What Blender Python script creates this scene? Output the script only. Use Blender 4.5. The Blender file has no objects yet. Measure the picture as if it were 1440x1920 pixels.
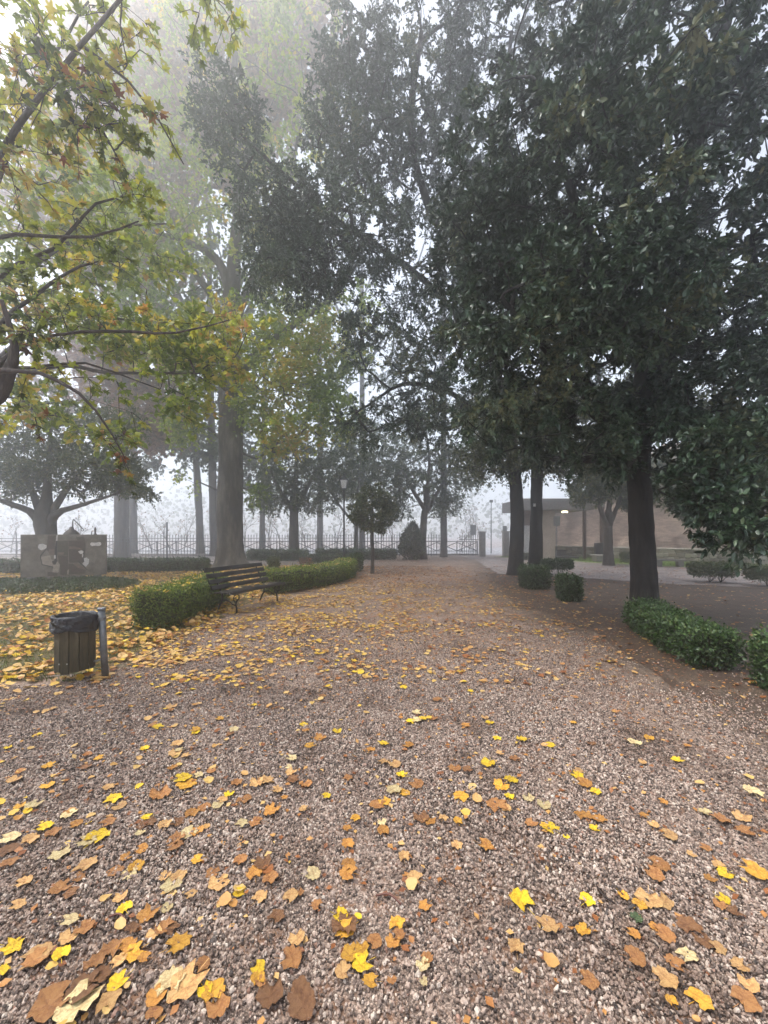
import bpy, bmesh, math, random
import numpy as np
from mathutils import Vector, Matrix, noise as mnoise
R = math.radians
rng = np.random.default_rng(7)
random.seed(7)
sc = bpy.context.scene
COL = sc.collection

# ---------------------------------------------------------------- camera, world, sun, exposure
CAMH = 1.65
cd = bpy.data.cameras.new('camera'); cam = bpy.data.objects.new('camera', cd); COL.objects.link(cam)
cam.location = (0, 0, CAMH); cam.rotation_euler = (R(90), 0, 0)
cd.sensor_width = 36; cd.lens = 750 / 1920 * 36; cd.shift_y = 40 / 1920
cd.clip_start = 0.05; cd.clip_end = 600
sc.camera = cam
SUN_EL, SUN_AZ = 66, -80          # azimuth measured from +Y towards +X
w = bpy.data.worlds.new('World'); sc.world = w; w.use_nodes = True
nt = w.node_tree; nt.nodes.clear()
sky = nt.nodes.new('ShaderNodeTexSky'); sky.sky_type = 'NISHITA'; sky.sun_disc = False
sky.sun_elevation = R(SUN_EL); sky.sun_rotation = R(SUN_AZ)
sky.air_density = 1.0; sky.dust_density = 1.5; sky.ozone_density = 1.0
hs = nt.nodes.new('ShaderNodeHueSaturation'); hs.inputs['Saturation'].default_value = 0.38
bg = nt.nodes.new('ShaderNodeBackground'); bg.inputs['Strength'].default_value = 0.095
wo = nt.nodes.new('ShaderNodeOutputWorld')
nt.links.new(sky.outputs[0], hs.inputs['Color']); nt.links.new(hs.outputs[0], bg.inputs[0]); nt.links.new(bg.outputs[0], wo.inputs[0])
sd = bpy.data.lights.new('sun', 'SUN'); sun = bpy.data.objects.new('sun', sd); COL.objects.link(sun)
sd.energy = 1.3; sd.angle = R(50); sd.color = (1, 0.945, 0.87)
_d = Vector((math.sin(R(SUN_AZ)) * math.cos(R(SUN_EL)), math.cos(R(SUN_AZ)) * math.cos(R(SUN_EL)), math.sin(R(SUN_EL))))
sun.rotation_euler = _d.to_track_quat('Z', 'Y').to_euler()
sc.view_settings.view_transform = 'Standard'; sc.view_settings.look = 'None'
sc.view_settings.gamma = 1; sc.view_settings.use_curve_mapping = False
sc.view_settings.exposure = 1.95
cy = sc.cycles
cy.use_denoising = True
cy.max_bounces = 6; cy.diffuse_bounces = 3; cy.glossy_bounces = 2; cy.transmission_bounces = 3
cy.volume_bounces = 4; cy.transparent_max_bounces = 4
cy.use_adaptive_sampling = True; cy.adaptive_threshold = 0.02
FOG = 0.0138

# ---------------------------------------------------------------- helpers
def W(px, py, Z):                       # a point at distance Z along the view, given where it shows
    return np.array(((px - 720) / 750 * Z, Z, CAMH + (1000 - py) / 750 * Z))
def G(px, py):                          # ground point
    Z = 1.65 * 750 / (py - 1000)
    return ((px - 720) / 750 * Z, Z)
def tag(o, label=None, cat=None, group=None, kind=None):
    if label: o['label'] = label
    if cat: o['category'] = cat
    if group: o['group'] = group
    if kind: o['kind'] = kind
    return o
def empty(name, loc, label, cat, group=None, rz=0):
    o = bpy.data.objects.new(name, None); COL.objects.link(o); o.location = loc; o.rotation_euler = (0, 0, rz)
    o.empty_display_size = 0.1
    return tag(o, label, cat, group)
def link(name, me, parent=None, mat=None):
    o = bpy.data.objects.new(name, me); COL.objects.link(o)
    if mat is not None and not me.materials: me.materials.append(mat)
    if parent is not None:
        o.parent = parent
        o.matrix_parent_inverse = Matrix.Identity(4)
    return o
def npmesh(name, V, F, mat=None, smooth=False, tint=None):
    V = np.asarray(V, np.float32); F = np.asarray(F, np.int32)
    me = bpy.data.meshes.new(name); k = F.shape[1]
    me.vertices.add(len(V)); me.vertices.foreach_set('co', V.ravel())
    me.loops.add(F.size); me.loops.foreach_set('vertex_index', F.ravel())
    me.polygons.add(len(F)); me.polygons.foreach_set('loop_start', np.arange(0, F.size, k, dtype=np.int32))
    if smooth: me.polygons.foreach_set('use_smooth', np.ones(len(F), bool))
    me.update(calc_edges=True)
    if tint is not None:
        a = me.attributes.new('tint', 'FLOAT', 'POINT'); a.data.foreach_set('value', np.asarray(tint, np.float32))
    if mat is not None: me.materials.append(mat)
    return me
class MB:                               # collects boxes, tubes, polygons into one mesh
    def __init__(s): s.V = []; s.F = []
    def add(s, V, F):
        n = len(s.V); s.V += [tuple(v) for v in V]; s.F += [tuple(i + n for i in f) for f in F]; return s
    def box(s, a, b, rz=0, c=None):
        x0, y0, z0 = a; x1, y1, z1 = b
        V = [(x0,y0,z0),(x1,y0,z0),(x1,y1,z0),(x0,y1,z0),(x0,y0,z1),(x1,y0,z1),(x1,y1,z1),(x0,y1,z1)]
        return s.add(V, [(3,2,1,0),(4,5,6,7),(0,1,5,4),(1,2,6,5),(2,3,7,6),(3,0,4,7)])
    def tube(s, pts, rad, n=8, cap=True):
        pts = [Vector(p) for p in pts]
        if not hasattr(rad, '__len__'): rad = [rad] * len(pts)
        V, F = [], []; up = None
        for i, p in enumerate(pts):
            t = (pts[min(i + 1, len(pts) - 1)] - pts[max(i - 1, 0)]).normalized()
            if up is None: up = t.orthogonal().normalized()
            up = (up - t * up.dot(t)).normalized(); b = t.cross(up)
            for k in range(n):
                a = 2 * math.pi * k / n
                V.append(p + (up * math.cos(a) + b * math.sin(a)) * rad[i])
        for i in range(len(pts) - 1):
            for k in range(n):
                F.append((i*n+k, i*n+(k+1)%n, (i+1)*n+(k+1)%n, (i+1)*n+k))
        if cap: F.append(tuple(range(n))[::-1]); F.append(tuple((len(pts)-1)*n + k for k in range(n)))
        return s.add(V, F)
    def lathe(s, prof, c=(0,0,0), n=16):
        V, F = [], []
        for (r, z) in prof:
            for k in range(n):
                a = 2*math.pi*k/n; V.append((c[0]+r*math.cos(a), c[1]+r*math.sin(a), c[2]+z))
        for i in range(len(prof)-1):
            for k in range(n): F.append((i*n+k, i*n+(k+1)%n, (i+1)*n+(k+1)%n, (i+1)*n+k))
        F.append(tuple(range(n))[::-1]); F.append(tuple((len(prof)-1)*n+k for k in range(n)))
        return s.add(V, F)
    def prism(s, poly, y0, y1):         # polygon in xz, thickness along y
        n = len(poly)
        V = [(x, y0, z) for x, z in poly] + [(x, y1, z) for x, z in poly]
        return s.add(V, [tuple(range(n)), tuple(range(2*n-1, n-1, -1))] + [(i, n+i, n+(i+1)%n, (i+1)%n) for i in range(n)])
    def mesh(s, name, mat, bevel=0, smooth=False):
        me = bpy.data.meshes.new(name); me.from_pydata(s.V, [], s.F)
        if bevel or True:
            bm = bmesh.new(); bm.from_mesh(me)
            bmesh.ops.recalc_face_normals(bm, faces=bm.faces)
            if bevel: bmesh.ops.bevel(bm, geom=bm.edges[:], offset=bevel, segments=2, affect='EDGES', profile=.5)
            bm.to_mesh(me); bm.free()
        if smooth:
            for p in me.polygons: p.use_smooth = True
        if mat: me.materials.append(mat)
        return me
    def obj(s, name, mat, parent=None, bevel=0, smooth=False):
        return link(name, s.mesh(name, mat, bevel, smooth), parent)

# ---------------------------------------------------------------- materials
def newmat(name):
    m = bpy.data.materials.new(name); m.use_nodes = True
    n = m.node_tree.nodes; n.clear()
    out = n.new('ShaderNodeOutputMaterial'); p = n.new('ShaderNodeBsdfPrincipled')
    m.node_tree.links.new(p.outputs[0], out.inputs[0])
    return m, m.node_tree, p, out
def ramp(nt, stops, interp='LINEAR'):
    r = nt.nodes.new('ShaderNodeValToRGB'); r.color_ramp.interpolation = interp
    e = r.color_ramp.elements
    while len(e) < len(stops): e.new(0.5)
    for k, (p, c) in enumerate(stops): e[k].position = p; e[k].color = (*c, 1)
    return r
def tex(nt, kind, scale, detail=4, rough=.55, coord='Object', stretch=None):
    tc = nt.nodes.new('ShaderNodeTexCoord'); t = nt.nodes.new(kind); t.inputs['Scale'].default_value = scale
    if 'Detail' in t.inputs: t.inputs['Detail'].default_value = detail
    if kind == 'ShaderNodeTexNoise': t.inputs['Roughness'].default_value = rough
    src = tc.outputs[coord]
    if stretch:
        mp = nt.nodes.new('ShaderNodeMapping'); mp.inputs['Scale'].default_value = stretch
        nt.links.new(src, mp.inputs[0]); src = mp.outputs[0]
    nt.links.new(src, t.inputs['Vector']); return t
def bump(nt, p, src, strength, dist):
    b = nt.nodes.new('ShaderNodeBump'); b.inputs['Strength'].default_value = strength; b.inputs['Distance'].default_value = dist
    nt.links.new(src, b.inputs['Height']); nt.links.new(b.outputs[0], p.inputs['Normal']); return b
def mat_noise(name, cols, scale=8, rough=.8, bs=.4, bd=.02, stretch=None, metal=0, detail=5, fine=None):
    m, t, p, o = newmat(name)
    n = tex(t, 'ShaderNodeTexNoise', scale, detail, .6, stretch=stretch)
    k = len(cols); r = ramp(t, [(.3 + .4 * i / max(k - 1, 1), c) for i, c in enumerate(cols)])
    t.links.new(n.outputs[0], r.inputs[0]); t.links.new(r.outputs[0], p.inputs['Base Color'])
    p.inputs['Roughness'].default_value = rough; p.inputs['Metallic'].default_value = metal
    h = n
    if fine: h = tex(t, 'ShaderNodeTexNoise', fine, 4, .7, stretch=stretch)
    if bs: bump(t, p, h.outputs[0], bs, bd)
    return m
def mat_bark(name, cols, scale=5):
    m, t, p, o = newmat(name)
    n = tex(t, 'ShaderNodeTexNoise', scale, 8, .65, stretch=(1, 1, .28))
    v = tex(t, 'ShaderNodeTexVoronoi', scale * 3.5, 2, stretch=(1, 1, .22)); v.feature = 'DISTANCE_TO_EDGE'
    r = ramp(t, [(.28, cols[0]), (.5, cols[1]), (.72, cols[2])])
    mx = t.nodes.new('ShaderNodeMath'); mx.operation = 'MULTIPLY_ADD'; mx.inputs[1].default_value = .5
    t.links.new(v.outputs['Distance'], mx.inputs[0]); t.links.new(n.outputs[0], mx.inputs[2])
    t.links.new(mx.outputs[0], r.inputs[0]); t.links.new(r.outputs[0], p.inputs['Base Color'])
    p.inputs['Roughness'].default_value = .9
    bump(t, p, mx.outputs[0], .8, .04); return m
def mat_leaf(name, stops, rough=.45, trans=.3, per_object=False, spec=.5, veins=False):
    m, t, p, o = newmat(name)
    if per_object:
        f = t.nodes.new('ShaderNodeObjectInfo'); src = f.outputs['Random']
    else:
        f = t.nodes.new('ShaderNodeAttribute'); f.attribute_name = 'tint'; src = f.outputs['Fac']
    r = ramp(t, stops); t.links.new(src, r.inputs[0]); col = r.outputs[0]
    if veins:
        n = tex(t, 'ShaderNodeTexNoise', 60 if not per_object else 45, 4, .7)
        rr = ramp(t, [(.3, (.35, .22, .12)), (.46, (.85, .8, .7)), (.7, (1.1, 1.08, 1))])
        mx = t.nodes.new('ShaderNodeMixRGB'); mx.blend_type = 'MULTIPLY'; mx.inputs[0].default_value = 1
        t.links.new(n.outputs[0], rr.inputs[0]); t.links.new(col, mx.inputs[1]); t.links.new(rr.outputs[0], mx.inputs[2]); col = mx.outputs[0]
    t.links.new(col, p.inputs['Base Color']); p.inputs['Roughness'].default_value = rough
    p.inputs['Specular IOR Level'].default_value = spec
    if trans:
        tr = t.nodes.new('ShaderNodeBsdfTranslucent'); mxs = t.nodes.new('ShaderNodeMixShader'); mxs.inputs[0].default_value = trans
        t.links.new(col, tr.inputs[0]); t.links.new(p.outputs[0], mxs.inputs[1]); t.links.new(tr.outputs[0], mxs.inputs[2])
        t.links.new(mxs.outputs[0], o.inputs[0])
    return m
def plain(name, c, rough=.6, metal=0, emit=None):
    m, t, p, o = newmat(name)
    n = tex(t, 'ShaderNodeTexNoise', 14, 4)
    r = ramp(t, [(.3, tuple(v * .8 for v in c)), (.7, tuple(min(1, v * 1.15) for v in c))])
    t.links.new(n.outputs[0], r.inputs[0]); t.links.new(r.outputs[0], p.inputs['Base Color'])
    p.inputs['Roughness'].default_value = rough; p.inputs['Metallic'].default_value = metal
    if emit:
        p.inputs['Emission Color'].default_value = (*emit[0], 1); p.inputs['Emission Strength'].default_value = emit[1]
    return m
M = {}
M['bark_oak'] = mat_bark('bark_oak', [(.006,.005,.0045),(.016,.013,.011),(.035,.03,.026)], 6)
M['bark_big'] = mat_bark('bark_lime', [(.015,.012,.010),(.045,.036,.028),(.16,.14,.11)], 2.0)
M['bark_mid'] = mat_bark('bark_grey_brown', [(.03,.025,.022),(.07,.06,.05),(.12,.105,.09)], 4)
M['bark_twig'] = mat_bark('bark_twig', [(.02,.014,.012),(.045,.032,.028),(.08,.06,.05)], 9)
M['leaf_oak'] = mat_leaf('leaf_oak', [(0,(.012,.026,.012)),(.45,(.028,.058,.026)),(.8,(.055,.095,.045)),(.94,(.14,.19,.11)),(1,(.16,.17,.07))], .32, .10, spec=.6)
M['leaf_oak_single'] = mat_leaf('leaf_oak_single', [(0,(.014,.032,.014)),(.5,(.032,.065,.03)),(.85,(.065,.11,.05)),(1,(.16,.21,.11))], .30, .10, True, .6)
M['leaf_plane'] = mat_leaf('leaf_plane', [(0,(.05,.07,.02)),(.35,(.15,.20,.03)),(.6,(.34,.37,.04)),(.85,(.50,.38,.07)),(1,(.36,.17,.05))], .5, .5)
M['leaf_plane_single'] = mat_leaf('leaf_plane_single', [(0,(.03,.04,.015)),(.3,(.12,.17,.03)),(.55,(.26,.31,.04)),(.75,(.38,.26,.07)),(.9,(.25,.09,.035)),(1,(.07,.03,.025))], .5, .5, True, veins=True)
M['leaf_golden'] = mat_leaf('leaf_golden', [(0,(.10,.15,.02)),(.35,(.24,.32,.04)),(.6,(.45,.45,.06)),(.8,(.58,.38,.10)),(1,(.50,.22,.09))], .5, .55)
M['leaf_lime'] = mat_leaf('leaf_lime', [(0,(.07,.12,.018)),(.45,(.20,.29,.03)),(.8,(.42,.46,.05)),(1,(.60,.42,.06))], .5, .55)
M['leaf_copper'] = mat_leaf('leaf_copper', [(0,(.09,.055,.035)),(.5,(.26,.13,.085)),(1,(.32,.19,.10))], .6, .55)
M['leaf_dull'] = mat_leaf('leaf_dull_green', [(0,(.03,.045,.02)),(.5,(.07,.10,.04)),(1,(.15,.18,.06))], .5, .45)
M['leaf_olive'] = mat_leaf('leaf_olive_green', [(0,(.025,.045,.015)),(.6,(.07,.10,.03)),(1,(.18,.17,.05))], .5, .35)
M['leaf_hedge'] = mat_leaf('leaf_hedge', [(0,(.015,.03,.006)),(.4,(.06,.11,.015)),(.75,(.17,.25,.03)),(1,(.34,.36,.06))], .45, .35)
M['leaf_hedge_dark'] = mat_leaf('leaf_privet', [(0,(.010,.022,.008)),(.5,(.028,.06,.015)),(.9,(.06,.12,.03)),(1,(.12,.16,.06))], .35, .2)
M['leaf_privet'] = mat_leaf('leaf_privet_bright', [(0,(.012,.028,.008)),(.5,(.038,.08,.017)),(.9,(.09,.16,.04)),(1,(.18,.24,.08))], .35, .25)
M['core'] = mat_noise('hedge_filler_core', [(.008,.01,.005),(.02,.018,.01),(.03,.03,.015)], 30, .95, .8, .03)  # dark twig-like colour for the solid filler inside hedges and shrubs
LIT = [(0,(.16,.055,.022)),(.18,(.30,.11,.035)),(.38,(.46,.22,.06)),(.55,(.60,.36,.13)),(.72,(.62,.42,.16)),(.86,(.68,.42,.04)),(1,(.78,.55,.03))]
M['litter'] = mat_leaf('fallen_leaf_litter', LIT, .55, .15, spec=.4)
for k, (nm, c) in enumerate({'yellow':(.80,.56,.02),'gold':(.70,.38,.04),'tan':(.62,.38,.15),'orange':(.52,.25,.05),'brown':(.24,.115,.045),'rust':(.40,.19,.06),'cream':(.70,.58,.30),'green':(.06,.10,.04)}.items()):
    m, t, p, o = newmat('fallen_leaf_' + nm)
    n = tex(t, 'ShaderNodeTexNoise', 5.5, 10, .85); oi = t.nodes.new('ShaderNodeObjectInfo')
    r = ramp(t, [(.36, tuple(v*.22 for v in c)), (.45, (c[0]*.72, c[1]*.58, c[2]*.5)), (.54, c), (.75, tuple(min(1, v*1.15) for v in c))])
    t.links.new(n.outputs[0], r.inputs[0])
    h = t.nodes.new('ShaderNodeHueSaturation'); mr = t.nodes.new('ShaderNodeMapRange'); mr.inputs[3].default_value = .7; mr.inputs[4].default_value = 1.15
    t.links.new(oi.outputs['Random'], mr.inputs[0]); t.links.new(mr.outputs[0], h.inputs['Value']); t.links.new(r.outputs[0], h.inputs['Color'])
    t.links.new(h.outputs[0], p.inputs['Base Color']); p.inputs['Roughness'].default_value = .5
    bump(t, p, n.outputs[0], .5, .03)
    M['fl_' + nm] = m
# ground materials
def mat_gravel(name, base, light, dark, scale=75, litter=.3, littercol=(.25,.12,.05), lscale=9, soil=False):
    m, t, p, o = newmat(name)
    v = tex(t, 'ShaderNodeTexVoronoi', scale); v2 = tex(t, 'ShaderNodeTexVoronoi', scale); v2.feature = 'DISTANCE_TO_EDGE'
    r = ramp(t, [(0, dark), (.35, base), (.7, base), (1, light)])
    sep = t.nodes.new('ShaderNodeSeparateColor'); t.links.new(v.outputs['Color'], sep.inputs[0]); t.links.new(sep.outputs[0], r.inputs[0])
    e = ramp(t, [(0, (.25,.25,.25)), (.12, (1,1,1))]); t.links.new(v2.outputs['Distance'], e.inputs[0])
    mx = t.nodes.new('ShaderNodeMixRGB'); mx.blend_type = 'MULTIPLY'; mx.inputs[0].default_value = 1
    t.links.new(r.outputs[0], mx.inputs[1]); t.links.new(e.outputs[0], mx.inputs[2])
    big = tex(t, 'ShaderNodeTexNoise', 1.3, 12, .82); rb = ramp(t, [(.36, (.42,.40,.39)), (.5, (.95,.93,.92)), (.64, (1.3,1.27,1.22))])
    t.links.new(big.outputs[0], rb.inputs[0])
    m2 = t.nodes.new('ShaderNodeMixRGB'); m2.blend_type = 'MULTIPLY'; m2.inputs[0].default_value = 1
    t.links.new(mx.outputs[0], m2.inputs[1]); t.links.new(rb.outputs[0], m2.inputs[2])
    ln = tex(t, 'ShaderNodeTexNoise', lscale, 6, .75); lr = ramp(t, [(.62 - litter * .25, (0,0,0)), (.70 - litter * .2, (1,1,1))])
    t.links.new(ln.outputs[0], lr.inputs[0])
    sm = t.nodes.new('ShaderNodeMath'); sm.operation = 'MULTIPLY'; sm.inputs[1].default_value = min(1, litter * 1.8); t.links.new(lr.outputs[0], sm.inputs[0])
    m3 = t.nodes.new('ShaderNodeMixRGB'); t.links.new(sm.outputs[0], m3.inputs[0]); t.links.new(m2.outputs[0], m3.inputs[1]); m3.inputs[2].default_value = (*littercol, 1)
    if soil:                                                    # gravel thinning out into trodden earth along the hedge
        tc = t.nodes.new('ShaderNodeTexCoord'); sp = t.nodes.new('ShaderNodeSeparateXYZ'); t.links.new(tc.outputs['Object'], sp.inputs[0])
        def mt(op, a, b, c=None):
            q = t.nodes.new('ShaderNodeMath'); q.operation = op
            for k_, v_ in enumerate((a, b, c)):
                if v_ is None: continue
                if isinstance(v_, (int, float)): q.inputs[k_].default_value = v_
                else: t.links.new(v_, q.inputs[k_])
            return q.outputs[0]
        nz = tex(t, 'ShaderNodeTexNoise', 1.6, 8, .75); sh_ = mt('MULTIPLY', mt('MAXIMUM', mt('SUBTRACT', sp.outputs[1], 11.0), 0.0), .2)
        f_ = mt('ADD', mt('SUBTRACT', sp.outputs[0], sh_), mt('MULTIPLY_ADD', nz.outputs[0], 2.4, -1.2))
        mr = t.nodes.new('ShaderNodeMapRange'); mr.inputs[1].default_value = 2.3; mr.inputs[2].default_value = 3.25; t.links.new(f_, mr.inputs[0])
        n4 = tex(t, 'ShaderNodeTexNoise', 5, 8, .8); r4 = ramp(t, [(.35,(.035,.024,.017)),(.5,(.10,.07,.048)),(.65,(.20,.145,.10))]); t.links.new(n4.outputs[0], r4.inputs[0])
        m4 = t.nodes.new('ShaderNodeMixRGB'); t.links.new(mr.outputs[0], m4.inputs[0]); t.links.new(m3.outputs[0], m4.inputs[1]); t.links.new(r4.outputs[0], m4.inputs[2]); m3 = m4
    t.links.new(m3.outputs[0], p.inputs['Base Color']); p.inputs['Roughness'].default_value = .8
    bump(t, p, v2.outputs['Distance'], .6, .012); return m
M['gravel'] = mat_gravel('gravel_ground', (.22,.16,.125), (.48,.37,.30), (.045,.032,.026), 78, .5, (.17,.085,.045), 7, soil=True)
M['ground'] = mat_gravel('pale_gravel', (.30,.25,.235), (.48,.42,.40), (.14,.11,.10), 60, .1)
M['soil'] = mat_gravel('leafy_soil', (.08,.055,.038), (.17,.12,.08), (.028,.02,.014), 40, .7, (.06,.035,.022), 3)
M['turf'] = mat_gravel('leaf_strewn_turf', (.07,.07,.025), (.14,.12,.04), (.03,.03,.012), 45, .6, (.16,.10,.03), 6)
M['grass'] = mat_noise('lawn_grass', [(.10,.17,.03),(.17,.27,.05),(.24,.34,.08)], 20, .9, .5, .03)
M['asphalt'] = mat_noise('wet_asphalt', [(.20,.20,.21),(.28,.28,.30)], 3, .5, .2, .01)

# ---------------------------------------------------------------- haze
hb = MB().box((-130, -60, -1.0), (130, 170, 34)).obj('haze', None)
m = bpy.data.materials.new('haze_air'); m.use_nodes = True; t = m.node_tree; t.nodes.clear()
vo = t.nodes.new('ShaderNodeVolumePrincipled'); o = t.nodes.new('ShaderNodeOutputMaterial'); t.links.new(vo.outputs[0], o.inputs['Volume'])
vo.inputs['Color'].default_value = (.95, .967, 1, 1); vo.inputs['Density'].default_value = FOG; vo.inputs['Anisotropy'].default_value = 0.85
hb.data.materials.append(m); tag(hb, 'pale even morning fog filling the whole park', None, None, 'stuff'); hb['category'] = 'haze'

# ---------------------------------------------------------------- ground sheets
def sheet(name, poly, z, mat, jag=.12, step=.5, label=None, kind='structure', smoothn=1.5):
    pts = []
    for i in range(len(poly)):
        a = Vector((*poly[i], 0)); b = Vector((*poly[(i+1) % len(poly)], 0)); n = max(1, int((b-a).length / step))
        if (a - b).length > 60: n = max(1, n // 8)
        for k in range(n):
            q = a.lerp(b, k / n); d = (b - a).normalized().cross(Vector((0,0,1)))
            s = mnoise.noise(q * smoothn + Vector((z*999,0,0))) * jag * 2 + mnoise.noise(q * 5) * jag * .6
            pts.append(q + d * s)
    bm = bmesh.new(); vs = [bm.verts.new((p.x, p.y, z)) for p in pts]; es = [bm.edges.new((vs[i], vs[(i+1) % len(vs)])) for i in range(len(vs))]
    bmesh.ops.triangle_fill(bm, use_beauty=True, use_dissolve=False, edges=es, normal=(0,0,1))
    for f in bm.faces:
        if f.normal.z < 0: f.normal_flip()
    me = bpy.data.meshes.new(name); bm.to_mesh(me); bm.free()
    o = link(name, me, None, mat); o['kind'] = kind
    if label: o['label'] = label
    return o
sheet('ground', [(-120,-50),(120,-50),(120,160),(-120,160)], 0, M['ground'], 0, 30, 'pale gravel and earth ground of the park')
sheet('gravel_path', [(-9,-3),(7,-3),(5,2.6),(4.4,4.6),(4.2,7.5),(3.9,11),(4.7,16.5),(5.6,24),(5.5,29.2),(-.5,28.8),(-1,21),(-1.2,15),(-2.6,11.8),(-3.2,9.5),(-3.3,6.6),(-3.2,4.9),(-4.6,4.3),(-9,3.2)], .004, M['gravel'], .10, .4, 'wide gravel path strewn with yellow leaves')
sheet('lawn', [(-60,1),(-9,3.0),(-4.6,4.25),(-3.1,4.95),(-3.25,6.6),(-3.2,9.5),(-2.55,11.8),(-1.2,15),(-3.5,17.5),(-7,20.2),(-14,21.5),(-60,22.5)], .008, M['turf'], .15, .4, 'turf on the left under a carpet of yellow leaves')
sheet('soil_bed', [(3.7,1.6),(3.15,3.3),(3.1,4.6),(3.55,7.0),(3.2,9),(3.35,11),(4.4,16.3),(7.0,15.0),(9.5,12.9),(11.6,12.1),(16,10.5),(40,6),(40,-3),(6.1,-3)], .012, M['soil'], .15, .4, 'dark leafy soil under the oaks')
# ---------------------------------------------------------------- leaf and branch machinery
def T_oval(w=.42, fold=.10, curl=.12):
    V = np.array([(0,0,0),(-w*.45,.28,fold),(w*.45,.28,fold),(0,.33,0),(-w*.42,.68,fold*.8-curl*.4),(w*.42,.68,fold*.8-curl*.4),(0,.7,-curl*.4),(0,1,-curl)])
    F = np.array([(0,3,1),(0,2,3),(1,3,6),(1,6,4),(3,2,5),(3,5,6),(4,6,7),(6,5,7)]); return V, F
def T_leaf4(w=.42, fold=.10, curl=.10):
    return np.array([(0,0,0),(-w*.5,.35,fold),(w*.5,.35,fold),(0,1,-curl),(-w*.42,.72,fold*.6-curl*.5),(w*.42,.72,fold*.6-curl*.5)]), np.array([(0,3,1),(1,3,4),(0,2,3),(2,5,3)])
def T_diamond(w=.5, fold=.12):
    return np.array([(0,0,0),(w/2,.5,fold),(0,1,0),(-w/2,.5,fold)]), np.array([(0,1,2),(0,2,3)])
def T_lobed(lobes=5, deep=.5, curl=.12, seed=0):
    r = random.Random(seed); pts = [(0, .04)]
    out = []
    for i in range(lobes):
        a = R(-125 + 250 * i / (lobes - 1)); L = [.62,.9,1.0,.9,.62][i] if lobes == 5 else [.8,1,.8][i]
        if i: out.append((R(-125 + 250 * (i - .5) / (lobes - 1)), L * (1 - deep) * r.uniform(.85,1.1)))
        out += [(a - .16, L*.78*r.uniform(.9,1.1)), (a, L*r.uniform(.92,1.1)), (a + .16, L*.78*r.uniform(.9,1.1))]
    V = [(0, .38, .05), (0, .0, 0)]
    for a, l in out:
        x = math.sin(a) * l * .62; y = .38 + math.cos(a) * l * .62
        V.append((x, y, -curl * l * l + r.uniform(-.05,.07)))
    n = len(V); F = [(0, 1, 2)] + [(0, i, i+1) for i in range(2, n-1)] + [(0, n-1, 1)]
    return np.array(V), np.array(F)[:, ::-1]
OVAL = T_oval(); LEAF4 = T_leaf4(); OVALW = T_oval(.6,.06,.08); DIA = T_diamond(); DIAW = T_diamond(.85,.08)
LOBED = T_lobed(5,.55,.14,1); LOBED2 = T_lobed(5,.5,.08,4); LOB3 = T_lobed(3,.35,.06,2)
# stemmed broad leaf, ragged: for ground leaves
def T_ground(seed):
    r = random.Random(seed); n = 22; V = [(0,.42,.0)]; amp = r.choice((.02,.04,.06,.08,.11,.15)); curl = r.uniform(.05,.3); tw = r.uniform(-.25,.25); k = 5 if seed % 3 else 7
    for ring in (.5, 1.):
        for i in range(n):
            a = 2*math.pi*i/n - math.pi
            l = .52*(1 - .16*math.cos(a))*(1 + (amp*math.cos(k*a) + (r.uniform(-.17,.09) if ring == 1 else 0)))*ring
            if ring == 1 and abs(a) > 2.8: l *= .55
            x = math.sin(a)*l*.92; y = .42 + math.cos(a)*l
            V.append((x, y, .05*ring*(1 if i % 2 else -.3) + abs(x)*.28 + curl*(y-.45)**2 + tw*x*(y-.4) + (r.uniform(-.05,.08) if ring == 1 else 0)))
    F = [(0, 1+i, 1+(i+1) % n) for i in range(n)]
    for i in range(n):
        a_, b_, c_, d_ = 1+i, 1+(i+1)%n, 1+n+(i+1)%n, 1+n+i; F += [(a_, d_, c_), (a_, c_, b_)]
    return np.array(V), np.array(F)[:, ::-1]
def T_simple(seed, n=9):
    r = random.Random(seed); V = [(0,.45,.0)]
    for i in range(n):
        a = 2*math.pi*i/n - math.pi; l = .5*(1 - .14*math.cos(a))*r.uniform(.72,1.12)
        V.append((math.sin(a)*l*.9, .46 + math.cos(a)*l, abs(math.sin(a))*.12 + r.uniform(-.04,.1)))
    return np.array(V), np.array([(0, 1+i, 1+(i+1) % n) for i in range(n)])[:, ::-1]
SL = [T_simple(11), T_simple(12)]
GL = [T_ground(s) for s in range(12)]
def norm(a): return a / np.maximum(np.linalg.norm(a, axis=-1, keepdims=True), 1e-9)
def leaves(T, pos, axis, nrm, size, tint):
    TV, TF = T; n = len(pos)
    y = norm(axis); x = norm(np.cross(y, nrm)); z = np.cross(x, y)
    V = pos[:,None,:] + size[:,None,None] * (TV[None,:,0:1]*x[:,None,:] + TV[None,:,1:2]*y[:,None,:] + TV[None,:,2:3]*z[:,None,:])
    F = TF[None] + (np.arange(n) * len(TV))[:,None,None]
    return V.reshape(-1,3), F.reshape(-1,3), np.repeat(tint, len(TV))
def leafobj(name, T, pos, axis, nrm, size, tint, mat, parent=None, kind='stuff', smooth=False):
    V, F, t = leaves(T, pos, axis, nrm, size, tint)
    o = link(name, npmesh(name, V, F, mat, smooth, t), parent)
    if kind: o['kind'] = kind
    return o
def rnd(n): return norm(rng.normal(size=(n,3)))
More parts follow.
